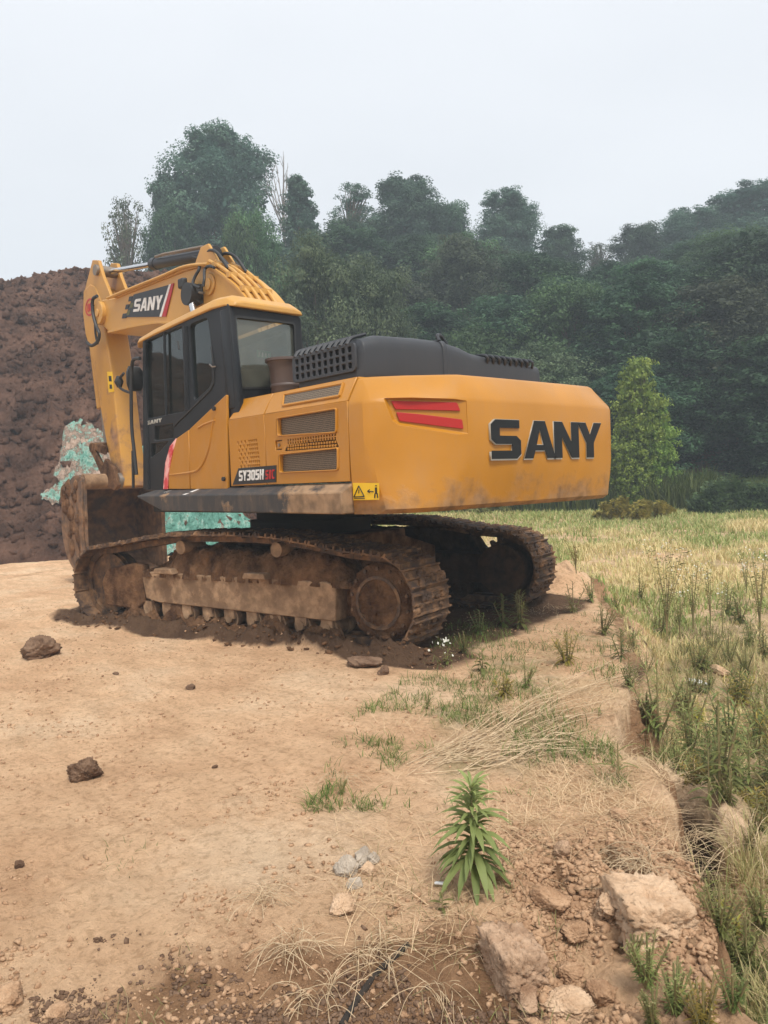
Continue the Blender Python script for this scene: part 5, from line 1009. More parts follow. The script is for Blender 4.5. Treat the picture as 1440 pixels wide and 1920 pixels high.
M['weed_fore'] = leaf_mat('horseweed_leaves', (.085, .110, .030), (.24, .27, .10), trans=.35); M['weed'] = leaf_mat('weed_leaves', (.045, .070, .016), (.155, .19, .06), trans=.35); M['weed_pale'] = leaf_mat('pale_weed_leaves', (.09, .115, .03), (.24, .25, .09), trans=.35); M['weed_yellow'] = leaf_mat('yellowing_leaves', (.14, .14, .02), (.36, .30, .06), trans=.35)
def scatter(n, vmin, vmax, amin, amax, power=1.):
    v = vmin * (vmax / vmin) ** (rng.random(n) ** power); a = rng.uniform(amin, amax, n); return v * a, v
def field(n=170000):
    u, v = scatter(n, 4.5, 36, -.30, .62, .8); d = edge_dist(u, v); n1 = fbm(u, v, 1.6, 4, 80); n2 = fbm(u, v, .4, 3, 81)
    vb = 24. + .40 * np.clip(14 - u, 0, 30); keep = (d > .10) & ~((np.abs(d - .08) < .16) & (np.abs(v - 4.0) < .85)) & (v < vb + 2) & (rng.random(n) < np.clip(.45 + .9 * n2 + .5 * n1 + .25 * sstep(7, 12, v), .04, 1)); u, v, n1, n2 = u[keep], v[keep], n1[keep], n2[keep]
    far = sstep(7, 14, v); hgt0 = (.05 + .10 * rng.random(len(u)) + .07 * far) * (1 + .4 * n1); green = .95 * sstep(-.06, .28, fbm(u, v, 2.4, 3, 83) + .60 * sstep(16, 25, v) - .02 * far)
    tint = np.clip(.86 - .62 * green + .22 * rng.normal(size=len(u)), 0, 1); x, y = uv2w(u, v); z = hgt(u, v) - .01
    w = .004 + .0012 * v * (.6 + .5 * rng.random(len(u))); return blade_mesh('field_grass', x, y, z, hgt0, .15 + .7 * rng.random(len(u)), w, tint, M['grass'])
tag(field(), 'dry tan and green grass covering the low field', 'grass', kind='stuff')
def near_grass(n, sel, name, m, label, h0, h1, lean0, lean1, wid, seed, thr, area=(1.9, 9, -.35, .55), tb=.5):
    u, v = scatter(n, *area); d = edge_dist(u, v); n1 = fbm(u, v, .45, 4, seed); n2 = fbm(u, v, .12, 3, seed + 1)
    keep = sel(u, v, d) & ~((np.abs(d + .10 * fbm(u, v, .3, 3, 23) + .26 * fbm(u, v, .75, 4, 21) * sstep(2.5, 5, v) - .09) < .12) & (np.abs(v - 4.0) < .8)) & (n1 + .5 * n2 + .12 * rng.normal(size=n) > thr); u, v = u[keep], v[keep]; k = len(u); x, y = uv2w(u, v); z = hgt(u, v) - .004
    h = h0 + (h1 - h0) * rng.random(k) ** 1.5; lean = lean0 + (lean1 - lean0) * rng.random(k); w = wid * (.6 + .8 * rng.random(k)); tint = np.clip(tb + .25 * rng.normal(size=k), 0, 1)
    return tag(blade_mesh(name, x, y, z, h, lean, w, tint, m), label, 'grass', kind='stuff')
near_grass(150000, lambda u, v, d: (d > -1.5) & (d < 3) & (v > 2.5) & (u > -.3) & (rng.random(len(u)) < .10 + .9 * sstep(-1.1, -.3, d) * sstep(2.9, 3.6, v)), 'straw_litter', M['straw'], 'fine dry straw litter lying along the broken pad edge', .05, .24, 1.15, 1.5, .0024, 90, .0)
near_grass(90000, lambda u, v, d: (d > .08) & (rng.random(len(u)) < .75), 'edge_grass', M['grass'], 'dry grass growing below the broken edge of the pad', .10, .34, .2, 1.2, .0036, 94, .12, (2.0, 8, 0, .62), .62)
near_grass(46000, lambda u, v, d: (d > .05), 'green_undergrowth', M['green_grass'], 'fresh green grass mixed into the low ground', .07, .22, .2, 1.0, .005, 97, .22, (2.0, 10, 0, .62), .4)
near_grass(30000, lambda u, v, d: (d < .0) & (d > -1.7) & (v > 3.6), 'sparse_green_grass', M['green_grass'], 'sparse green grass sprouting near the tracks', .03, .13, .3, 1.3, .0045, 100, .12, (3.4, 8.5, -.12, .3), .35)
near_grass(2600, lambda u, v, d: (d < .0) & (v < 3.4), 'sprouting_grass', M['grass'], 'thin sprouts of grass on the crumbly foreground soil', .02, .09, .3, 1.3, .003, 103, .14, (1.9, 3.4, -.4, .25), .5)
# hedge of tall reeds and shrubs at the foot of the wood
def reeds(n=42000):
    u = rng.uniform(-10, 20, n); vb = 24. + .40 * np.clip(14 - u, 0, 30); v = vb + rng.uniform(-1.6, 2.2, n) + .8 * fbm(u, u * 0, 2., 3, 110); x, y = uv2w(u, v); z = hgt(u, v) - .02
    k = len(u); h = (.5 + .9 * rng.random(k)) * (1 + .5 * fbm(u, v, 1.5, 3, 111)); return blade_mesh('reeds', x, y, z, h, .05 + .5 * rng.random(k), .035 + .03 * rng.random(k), np.clip(.25 + .25 * rng.normal(size=k), 0, 1), M['green_grass'])
tag(reeds(), 'tall green reeds along the foot of the wood', 'reeds', kind='stuff')
def bush(name, px, py, v, w, h, m, label, n=5200, ls=.05, seed=0, cat='bush', flat=1.):
    u = (px - 720) / 1440 * v; x, y = uv2w(u, v); g = gz(u, v); r = np.random.default_rng(seed + 300); ncl = 40; cl = r.normal(size=(ncl, 3)); cl /= np.linalg.norm(cl, axis=1, keepdims=True); cl *= r.random((ncl, 1)) ** .4; cl[:, 2] = np.abs(cl[:, 2]); cl *= np.array([w / 2, w / 4 * flat, h * .85])
    ci = r.integers(0, ncl, n); d = r.normal(size=(n, 3)); d /= np.linalg.norm(d, axis=1, keepdims=True); C = cl[ci] + d * (.16 * min(w, 2 * h)) * r.random((n, 1)) ** .5; C[:, 2] = np.abs(C[:, 2]); c, s = RH; X = np.stack([C[:, 0] * RH[0] + C[:, 1] * FH[0], C[:, 0] * RH[1] + C[:, 1] * FH[1], C[:, 2]], -1)
    me = quads_mesh(name, X, d + np.array([0, 0, .6]), ls * (.6 + .8 * r.random(n)), .45, np.clip(.5 + .25 * r.normal(size=n), 0, 1), m); o = bpy.data.objects.new(name, me); col.objects.link(o); o.location = (x, y, g); return tag(o, label, cat)
bush('vine_mound', 1190, 960, 22.5, 2.6, .62, M['weed_yellow'], 'low yellow-green mound of vines at the far side of the field', 9000, .06, 1, flat=1.6)
bush('shrub', 960, 940, 27, 4.0, .9, M['weed_pale'], 'pale green shrub just visible under the raised counterweight', 6000, .07, 2)
bush('shrub', 1400, 950, 23, 3.4, 1.2, M['leaf_mid'], 'dark leafy shrub in front of the wood by the frame edge', 8000, .07, 3)
bush('shrub', 1300, 930, 26, 3.4, 1.2, M['leaf_mid'], 'dark leafy shrub behind the vine mound', 8000, .07, 4)

# ---- tall fleabane-like weeds in the field
def wisp(name, px, py, ytop, label, seed, spread=.16, m='weed_pale', flowers=True, nst=7, lw=1.):
    x, y, z, u, v = ray_ground(px, py); H = (py - ytop) / 1440 * v * 1.0; r = random.Random(seed); mb = MB(); C = []; Nn = []; F = []
    for k in range(nst):
        a = r.uniform(0, 6.283); sp = H * spread * r.uniform(.3, 1.1); hh_ = H * r.uniform(.78, 1.0); tx, ty = sp * math.cos(a), sp * math.sin(a)
        P = [(.01 * r.uniform(-1, 1), .01 * r.uniform(-1, 1), -.02), (tx * .12, ty * .12, hh_ * .35), (tx * .55, ty * .55, hh_ * .7), (tx, ty, hh_)]; sm = smooth_pts(P, 3); mb.tube(sm, [.0045 * (1.1 - .85 * i / (len(sm) - 1)) * max(1, v / 7) for i in range(len(sm))], 4, False)
        for q in range(int(26 * lw)):
            t = r.uniform(.30, 1); i = min(len(sm) - 2, int(t * (len(sm) - 1))); b = sm[i]; C.append((b[0] + r.uniform(-.04, .04) * H, b[1] + r.uniform(-.04, .04) * H, hh_ * t + r.uniform(-.02, .02) * H)); Nn.append((r.uniform(-1, 1), r.uniform(-1, 1), r.uniform(.0, .6)))
        if flowers:
            for q in range(7): F.append((tx + r.uniform(-.07, .07) * H, ty + r.uniform(-.07, .07) * H, hh_ * r.uniform(.88, 1.04)))
    t = thing(name, label, 'weed', (x, y, z)); _W[t.name] = Matrix.Identity(4)
    obj('stem', mb, M['stemg'], t); me = quads_mesh('leaves', np.array(C), np.array(Nn), np.full(len(C), .020 * H ** .4 * lw), .22, np.clip(rng.normal(.5, .25, len(C)), 0, 1), M[m], T=np.tile([0, 0, 1.], (len(C), 1)) + rng.normal(size=(len(C), 3)) * .3); o = bpy.data.objects.new('leaves', me); col.objects.link(o); o.parent = t
    if F: me = quads_mesh('flowers', np.array(F), rng.normal(size=(len(F), 3)) * .4 + np.array([0, 0, 1.]), np.full(len(F), .011), .8, np.ones(len(F)), M['petal']); o = bpy.data.objects.new('flowers', me); col.objects.link(o); o.parent = t
    return t
M['stemg'] = mat('weed_stem', (.17, .17, .06), .8, color2=(.26, .19, .09), nscale=8); M['petal'] = mat('white_petals', (.62, .62, .54), .7)
wisp('tall_weed', 1251, 1205, 1008, 'tallest wispy weed with white flower heads, left of its group in the field', 1, .20, nst=10); wisp('tall_weed', 1300, 1185, 1050, 'wispy flowering weed second from the left in the field group', 2, .16); wisp('tall_weed', 1333, 1190, 1040, 'slender upright weed with few branches in the field group', 3, .08, nst=4)
wisp('tall_weed', 1425, 1195, 1030, 'tall flowering weed at the frame edge of the field', 4, .2, nst=9); wisp('tall_weed', 1355, 1200, 1085, 'short thin weed beside the slender upright one', 5, .1, nst=4); wisp('tall_weed', 1275, 1200, 1090, 'short wispy weed between the two tallest flowering ones', 6, .15, nst=5)
wisp('tall_weed', 1080, 1075, 1010, 'small dry weed growing just behind the far crawler track', 7, .3, nst=6, m='weed_yellow', flowers=False); wisp('tall_weed', 1400, 1120, 1050, 'distant wispy weed near the field middle', 8, .2, nst=6)
# ---- leafy weeds: whorls of lanceolate leaves on an upright stem
def leafy(name, px, py, ytop, label, seed, m='weed', nl=46, ll=.42, lw=.16, droop=.7, bushy=1, cat='weed', zoff=0., t0=.12):
    x, y, z, u, v = ray_ground(px, py); H = (py - ytop) / 1440 * v; r = random.Random(seed); st = MB(); lf = MB(); tints = []
    for b in range(bushy):
        ba = r.uniform(0, 6.283); bl = 0 if b == 0 else H * r.uniform(.15, .42); hb = H * (1 if b == 0 else r.uniform(.6, .95)); bx, by = bl * math.cos(ba), bl * math.sin(ba)
        st.tube([(0, 0, -.02), (bx * .5, by * .5, hb * .45), (bx, by, hb * .92)], [.012 * H ** .5, .008 * H ** .5, .003], 6)
        for k in range(nl):
            t = t0 + (1 - t0) * (k / nl); a = k * 2.4 + r.uniform(-.5, .5); L = H * ll * (1.12 - .62 * t) * r.uniform(.65, 1.2) * (1 if bushy == 1 else .75); wd = L * lw; p0 = Vector((bx * t, by * t, hb * .92 * t)); el = (1.15 * t ** 1.3 - .15) + r.uniform(-.15, .15); D = Vector((math.cos(a), math.sin(a), 0)); S_ = Vector((-math.sin(a), math.cos(a), 0)); pts = []
            for q, (s_, w_) in enumerate([(0, .25), (.25, .8), (.5, 1.), (.75, .7), (1, 0.02)]):
                e2 = el - droop * s_; c = p0 + D * (L * s_ * math.cos(el - droop * s_ * .6)) + Vector((0, 0, L * s_ * math.sin(el - droop * s_ * .6))); pts += [c - S_ * wd * w_ * .5 + Vector((0, 0, wd * .18 * w_)), c, c + S_ * wd * w_ * .5 + Vector((0, 0, wd * .18 * w_))]
            lf.add(pts, [(3 * q + i, 3 * q + i + 1, 3 * q + i + 4, 3 * q + i + 3) for q in range(4) for i in range(2)]); tints += [min(1, max(0, .25 + .5 * t + r.uniform(-.2, .2)))] * 15
    t = thing(name, label, cat, (x, y, z + zoff)); _W[t.name] = Matrix.Identity(4); obj('stem', st, M['stemg'], t)
    me = lf.mesh('leaves'); at2 = me.color_attributes.new('tint', 'FLOAT_COLOR', 'POINT'); tt = np.array(tints); at2.data.foreach_set('color', np.stack([tt, tt, tt, np.ones_like(tt)], -1).astype(np.float32).ravel()); me.materials.append(M[m])
    for p in me.polygons: p.use_smooth = True
    o = bpy.data.objects.new('leaves', me); col.objects.link(o); o.parent = t; return t
leafy('horseweed', 890, 1662, 1448, 'upright green horseweed with drooping lance leaves in the foreground', 1, m='weed_fore', nl=116, ll=.45, lw=.17, droop=1.0, t0=.22)
leafy('weed_plant', 975, 1178, 1098, 'bright green bushy weed in the gap between the tracks', 2, 'weed_pale', 26, .4, .16, .5, 5)
leafy('weed_plant', 900, 1190, 1140, 'small shaded weed beneath the counterweight by the near track', 3, 'weed', 20, .5, .2, .6, 4)
leafy('weed_plant', 1065, 1248, 1175, 'yellow-green and rust-tinged weed on the pad edge', 4, 'weed_yellow', 22, .4, .15, .5, 9)
leafy('weed_plant', 1235, 1405, 1250, 'tall olive weed standing in front of the crevice', 5, 'weed_pale', 38, .28, .14, .5, 4)
leafy('weed_plant', 1345, 1400, 1318, 'small dark green weed with a tufted top on the low ground', 6, 'weed', 36, .4, .14, .5, 1)
leafy('weed_plant', 1390, 1305, 1240, 'dark leafy weed near the white stones at the frame edge', 7, 'weed', 26, .5, .2, .6, 5)
leafy('weed_plant', 945, 1308, 1262, 'low bright green weed beside the shaded hollow', 8, 'weed_yellow', 24, .6, .2, .7, 5)
leafy('weed_plant', 905, 1262, 1215, 'small broad-leaved weed behind the straw bundle', 9, 'weed_pale', 12, .7, .3, .6, 2)
leafy('weed_plant', 1160, 1470, 1385, 'thin pale shoot with long leaves beside the crevice', 10, 'weed_pale', 9, .7, .10, .5, 1)
leafy('weed_plant', 1165, 1240, 1175, 'thin green weed at the top of the broken edge', 11, 'weed', 20, .5, .16, .5, 3)
leafy('weed_plant', 840, 1245, 1215, 'small weed with white blossoms by the rear of the near track', 12, 'weed_pale', 14, .6, .2, .6, 3)
leafy('weed_plant', 1330, 1520, 1400, 'tall reddish-stemmed weed with pale top leaves on the low ground', 13, 'weed_pale', 14, .35, .2, .6, 1)
leafy('weed_plant', 945, 1175, 1110, 'dark shaded weed under the far track side', 14, 'weed', 20, .5, .16, .6, 4)
leafy('weed_plant', 1075, 1150, 1085, 'green weed on the slope below the far track', 15, 'weed_pale', 20, .4, .14, .5, 4)
leafy('weed_plant', 830, 1715, 1672, 'tiny broad-leaved seedling near the pale wood chip', 16, 'weed_pale', 8, .7, .3, .5, 1)
for i, (px, py, yt, lab, mm) in enumerate([(1215, 1850, 1735, 'feathery green weed at the foot of the broken slab', 'weed_pale'), (1265, 1900, 1790, 'feathery green weed in the middle of the corner clump', 'weed_pale'), (1320, 1945, 1820, 'feathery yellowish weed at the bottom of the corner clump', 'weed_yellow'), (1350, 1760, 1640, 'feathery green weed hanging on the slope below the slab', 'weed_pale'), (1400, 1830, 1710, 'feathery green weed on the steep soil face', 'weed_pale'),
        (1225, 1925, 1840, 'low feathery weed at the bottom frame edge beside the yellowish stone', 'weed_pale'), (1375, 1900, 1800, 'feathery weed between the steep soil face and the frame corner', 'weed'), (1190, 1800, 1745, 'smallest feathery weed of the corner clump', 'weed_pale')]):
    leafy('weed_plant', px, py, yt, lab, 30 + i, mm, 34, .26, .13, .4, 12)
for i, (px, py, yt, lab, mm, nb) in enumerate([(1130, 1190, 1120, 'olive weed on the rim of the pad behind the rust-tinged weed', 'weed_pale', 6), (1180, 1290, 1225, 'spreading green weed on the low side of the rim', 'weed', 6), (1290, 1350, 1270, 'yellowish weed beside the white broken stone', 'weed_pale', 6), (1420, 1400, 1320, 'broad green weed at the frame edge below the stones', 'weed', 7), (1270, 1450, 1380, 'low olive weed next to the crevice', 'weed_pale', 6), (1380, 1480, 1400, 'tall pale-leaved weed above the tan dead grass', 'weed_pale', 5),
        (870, 1225, 1180, 'low weed in the shade behind the near track', 'weed', 5), (800, 1330, 1300, 'flat green weed left of the shaded hollow', 'weed', 4), (985, 1290, 1235, 'dark green weed at the head of the straw bundle', 'weed_pale', 6), (1420, 1560, 1480, 'drooping grassy weed at the frame edge right of the crevice', 'weed_pale', 6), (1110, 1130, 1075, 'green weed on the soil heap behind the far track', 'weed_pale', 6), (1200, 1130, 1070, 'thin green weed in the field just beyond the rim', 'weed_pale', 4), (640, 1490, 1455, 'tuft of green sprouts in the middle of the pad', 'weed_pale', 5)]):
    leafy('weed_plant', px, py, yt, lab, 60 + i, mm, 22, .36, .16, .5, nb)
M['petal'].name = 'white_petals'
protos = [o for o in list(col.objects) if o.type == 'EMPTY' and o.name.startswith('weed_plant') and any(c.name.startswith('leaves') and len(c.data.vertices) > 900 for c in o.children)]
rw_ = random.Random(21); spots = []
while len(spots) < 95:
    v = 2.9 * (9.5 / 2.9) ** rw_.random(); u = v * rw_.uniform(.12, .56); d = float(edge_dist(np.array([u]), np.array([v]))[0])
    if d < .06 or (abs(d - .12) < .12 and 3.3 < v < 4.6): continue
    if rw_.random() < .15 + .5 * (d > 1.2): continue
    spots.append((u, v))
for u, v in spots:
    p = rw_.choice(protos); c = p.copy(); col.objects.link(c); x, y = uv2w(u, v); c.location = (x, y, gz(u, v)); c.rotation_euler = (0, 0, rw_.uniform(0, 6.28)); c.scale = (rw_.uniform(.6, 1.25),) * 3
    kd = {'weed': 'dark green', 'weed_pale': 'olive green', 'weed_yellow': 'yellowish green'}.get(next((kk for kk in ('weed', 'weed_pale', 'weed_yellow') if [q for q in p.children if q.name.startswith('leaves')][0].data.materials[0] == M[kk]), ''), 'green'); c['label'] = kd + ' leafy weed ' + ('in the low ground beside the crevice' if v < 4.2 else 'in the low ground beyond the crevice' if v < 6.2 else 'where the low ground meets the dry field'); c['group'] = 'mixed weeds in the low ground'
    for ch in p.children: q = ch.copy(); col.objects.link(q); q.parent = c
# white blossoms on the small weed
C = []; x, y, z, u, v = ray_ground(832, 1240)
for k in range(16): C.append((x + random.uniform(-.09, .09), y + random.uniform(-.09, .09), z + random.uniform(.03, .2)))
o = bpy.data.objects.new('blossom_cluster', quads_mesh('blossom_cluster', np.array(C), rng.normal(size=(16, 3)), np.full(16, .014), .8, np.ones(16), M['petal'])); col.objects.link(o); tag(o, 'cluster of small white blossoms by the rear end of the near track', 'flowers')
# ---- dry grass tussocks: radial straw
def tussock(px, py, n, L, label, seed, ln=1.15, name='dry_tussock'):
    x, y, z, u, v = ray_ground(px, py); r = np.random.default_rng(seed); mb = MB()
    for k in range(n):
        a = r.uniform(0, 6.283); l_ = L * r.uniform(.45, 1.15); le = r.uniform(.4, ln + .35); kx = r.uniform(-1.1, 1.1); D = np.array([math.cos(a), math.sin(a), 0]); S_ = np.array([-math.sin(a), math.cos(a), 0]); b = np.array([x, y, z]) + r.normal(size=3) * np.array([.03, .03, 0]) * (1 + L)
        P = [b, b + D * l_ * .3 * math.sin(le) + np.array([0, 0, l_ * .34 * math.cos(le) + .012]), b + D * l_ * .65 + S_ * kx * l_ * .2 + np.array([0, 0, l_ * .28 * math.cos(le) + .015]), b + D * l_ + S_ * kx * l_ * .5 + np.array([0, 0, .004 + .06 * l_ * r.random()])]
        mb.tube(smooth_pts([tuple(p) for p in P], 3), .0008 + .0006 * r.random(), 4, False)
    o = obj(name, mb, M['strawtube']); return tag(o, label, 'dry grass', 'dead grass tussocks on the soil')
M['strawtube'] = mat('dead_straw', (.36, .25, .14), .8, color2=(.62, .48, .31), nscale=24)
tussock(495, 1690, 30, .15, 'dead radial grass tussock furthest to the left in the foreground', 1); tussock(548, 1790, 40, .15, 'pale dead grass tussock spread over the dark moist soil', 2); tussock(705, 1810, 34, .18, 'dead grass tussock lying across the black hose', 3, 1.0); tussock(600, 1880, 24, .15, 'dead grass tussock at the bottom edge beside the hose', 4)
tussock(1145, 1630, 46, .20, 'grey dead tussock fallen over the dark hole', 5); tussock(1200, 1640, 60, .20, 'tan dead tussock on top of the broken slab', 6, .9); tussock(640, 1465, 24, .10, 'small dry tuft in the middle of the pad', 7); tussock(820, 1880, 18, .18, 'thin dead grass tuft left of the brick-like block', 8); tussock(1285, 1600, 44, .18, 'bushy tan dead grass beside the crevice end', 9, .9); tussock(1330, 1690, 60, .3, 'tangled tan dead grass below the slab', 10, .9); tussock(1400, 1600, 50, .34, 'long tan dead grass at the frame edge', 11, .9)
# ---- bundle of fallen straw stems
def stem_bundle():
    r = np.random.default_rng(77); root_px = [(800, 1430), (765, 1478), (815, 1418)]; 
    base = bpy.data.objects.new('straw_bundle', None)
    mb = MB()
    for k in range(70):
        ax = 790 + r.uniform(-30, 90) if k % 3 else r.uniform(850, 1000); ay = 1440 + r.uniform(-25, 25) - (ax - 790) * r.uniform(0, .3); bx = r.uniform(ax + 60, 1180); by = ay - (bx - ax) * r.uniform(.02, .62) + r.uniform(-10, 10)
        A = ray_ground(ax, ay); B = ray_ground(bx, by); P = []
        for t in (0, .25, .5, .75, 1):
            q = np.array(A[:3]) * (1 - t) + np.array(B[:3]) * t; uu, vv = w2uv(q[0], q[1]); P.append((q[0] + r.normal() * .022, q[1] + r.normal() * .022, gz(uu, vv) + .008 + .06 * math.sin(math.pi * t) * r.random()))
        mb.tube(smooth_pts(P, 3), .0014 + .0012 * r.random(), 4, False)
    return tag(obj('straw_bundle', mb, M['strawtube']), 'bundle of long bleached straw stems fallen across the pad edge', 'straw')
stem_bundle()
# ---- stones and clods
def rock(name, px, py, sz, label, seed, m, cat='stone', group=None, blocky=0., lift=.25, rz=None, rough_=.16, off=(0, 0)):
    x, y, z, u, v = ray_ground(px, py); n1, n2 = 90, 50; th, ph = np.meshgrid(np.linspace(0, 2 * math.pi, n1), np.linspace(.001, math.pi - .001, n2)); X = np.sin(ph) * np.cos(th); Y = np.sin(ph) * np.sin(th); Z = np.cos(ph)
    rr_ = np.random.default_rng(seed + 900); nn_ = rr_.normal(size=(11, 3)); nn_ /= np.linalg.norm(nn_, axis=1, keepdims=True); hh_ = rr_.uniform(.74, 1.0, 11)
    if blocky > .5: nn_ = np.concatenate([np.array([[1, 0, .1], [-1, .1, 0], [.05, 1, .1], [0, -1, 0], [0, .1, 1], [0, 0, -1.]]), nn_[:3]]); hh_ = np.r_[.72, .74, .72, .75, .74, .75, rr_.uniform(.9, 1.0, 3)]
    rad_ = np.full(X.shape, 9.)
    for q in range(len(nn_)): dt = np.maximum(nn_[q, 0] * X + nn_[q, 1] * Y + nn_[q, 2] * Z, 1e-3); rad_ = np.minimum(rad_, hh_[q] / dt)
    rad_ = np.minimum(rad_, 1.25); d = rad_ * (1 + rough_ * .8 * (.45 * fbm(X * 1.3 + seed * 7, Y * 1.3 + Z * 1.9, .8, 3, seed) - .9 * np.abs(fbm(X + Z * 1.4 + seed, Y - Z * .8, .35, 5, seed + 3, .65)) + .5 * fbm(X - Z, Y + Z + seed, .07, 3, seed + 5))); d[:, -1] = d[:, 0]; d[0] = d[0, 0]; d[-1] = d[-1, 0]
    P = np.stack([X * d * sz[0] / 2, Y * d * sz[1] / 2, Z * d * sz[2] / 2], -1); a = random.uniform(0, 6.28) if rz is None else rz; c, s = math.cos(a), math.sin(a); PX = P[..., 0] * c - P[..., 1] * s; PY = P[..., 0] * s + P[..., 1] * c
    o = grid_mesh(name, PX, PY, P[..., 2], M[m]); o.location = (x, y, z + sz[2] * lift); return tag(o, label, cat, group)
M['clod'] = mat('clod_soil', (.36, .21, .12), .95, spec=.1, color2=(.60, .39, .24), nscale=14, bump=.012, bscale=60); M['darkclod'] = mat('dark_clod_soil', (.13, .075, .048), .95, spec=.1, color2=(.27, .175, .115), nscale=9, bump=.012, bscale=50)
M['brick'] = mat('reddish_block_soil', (.36, .215, .13), .93, spec=.1, color2=(.66, .45, .30), nscale=12, detail=13, bump=.02, bscale=45); M['pale'] = mat('pale_dry_clay', (.60, .39, .24), .93, spec=.1, color2=(.80, .57, .38), nscale=12, detail=12, bump=.02, bscale=40); M['stone'] = mat('grey_stone', (.33, .27, .21), .85, color2=(.52, .44, .35), nscale=14, bump=.004, bscale=60)
rock('soil_block', 966, 1832, (.28, .21, .24), 'large reddish squared block of earth standing in the foreground', 1, 'brick', 'earth block', blocky=.75, lift=.14, rz=2.75, rough_=.28)
rock('earth_slab', 1222, 1712, (.38, .34, .22), 'pale cracked slab of dried clay at the pad corner', 2, 'pale', 'earth slab', blocky=.6, lift=-.02, rz=2.5, rough_=.28)
rock('clod', 162, 1462, (.155, .13, .14), 'rough grey-brown clod alone on the sandy pad', 3, 'darkclod', 'clod', rough_=.42, lift=.30)
rock('clod', 74, 1232, (.36, .30, .24), 'wedge-shaped dark clod near the front of the tracks', 4, 'darkclod', 'clod', rough_=.32, lift=.18, blocky=.3)
rock('clod', 685, 1248, (.34, .22, .10), 'flat dark clod pressed out behind the near track', 5, 'darkclod', 'clod', rough_=.25); rock('clod', 720, 1265, (.10, .09, .08), 'small dark clod next to the flat one behind the track', 6, 'darkclod', 'clod', rough_=.3)
rock('clod', 359, 1292, (.09, .07, .05), 'small dark crumb in the centre left of the pad', 7, 'darkclod', 'clod', rough_=.4); rock('clod', 35, 1627, (.05, .04, .03), 'small brown crumb at the left frame edge', 8, 'darkclod', 'clod', rough_=.4); rock('clod', 403, 1440, (.03, .025, .02), 'tiny crumb in the middle of the pad', 9, 'darkclod', 'clod', rough_=.4); rock('clod', 217, 1265, (.06, .04, .03), 'small brown crumb between the big clods', 10, 'darkclod', 'clod', rough_=.4)
for i, (px, py, sx, sy, sz, mm, lab) in enumerate([(640, 1705, .10, .09, .06, 'pale', 'rounded pale stone in front of the rubble pile'), (652, 1640, .11, .09, .08, 'stone', 'largest rock of the small rubble pile'), (680, 1612, .13, .07, .05, 'stone', 'flat grey rock on top of the rubble pile'), (690, 1640, .07, .06, .06, 'pale', 'tan rock on the right of the rubble pile'), (665, 1665, .07, .05, .05, 'stone', 'small rock at the foot of the rubble pile'),
        (700, 1618, .05, .05, .05, 'stone', 'small grey rock behind the rubble pile'), (1072, 1830, .09, .07, .06, 'clod', 'rounded clod right of the reddish block'), (1055, 1605, .07, .06, .07, 'brick', 'pinkish rock near the dark hole'), (1030, 1700, .13, .10, .08, 'clod', 'cracked clod above the reddish block'), (1150, 1700, .14, .08, .07, 'pale', 'pale chunk between the dark hole and the slab'),
        (945, 1650, .09, .07, .05, 'clod', 'clod just right of the horseweed stem'), (1065, 1900, .14, .12, .07, 'pale', 'pale yellowish stone at the bottom frame edge'), (1080, 1760, .09, .08, .06, 'clod', 'clod in the rut between block and slab'), (990, 1880, .10, .07, .05, 'brick', 'reddish chunk under the squared block'), (1120, 1870, .10, .08, .06, 'clod', 'clod left of the green corner weeds'),
        (1303, 1284, .16, .09, .07, 'white', 'white broken stone in the low weeds'), (1350, 1262, .22, .12, .07, 'pale', 'pale stone slab in the low weeds'), (1160, 1530, .10, .07, .04, 'clod', 'small clod on the straw-covered edge'), (870, 1690, .03, .02, .02, 'pale', 'tiny pale pebble by the horseweed'), (15, 1880, .10, .10, .06, 'clod', 'clod in the bottom corner of the pad'), (110, 1905, .07, .06, .04, 'clod', 'clod at the bottom edge of the pad')]):
    rock('stone' if mm in ('stone', 'pale', 'white') else 'clod', px, py, (sx, sy, sz), lab, 20 + i, mm, 'stone' if mm in ('stone', 'pale', 'white') else 'clod', rough_=.30, lift=.22, blocky=.25)
x, y, z, u, v = ray_ground(826, 1665); tag(obj('wood_chip', MB().box(-.022, .022, -.012, .012, 0, .008, Matrix.Translation((x, y, z + .01)) @ Matrix.Rotation(.6, 4, 'Z') @ Matrix.Rotation(.3, 4, 'X')), M['white'], bevel=.002), 'small pale wood chip beside the horseweed', 'wood chip')
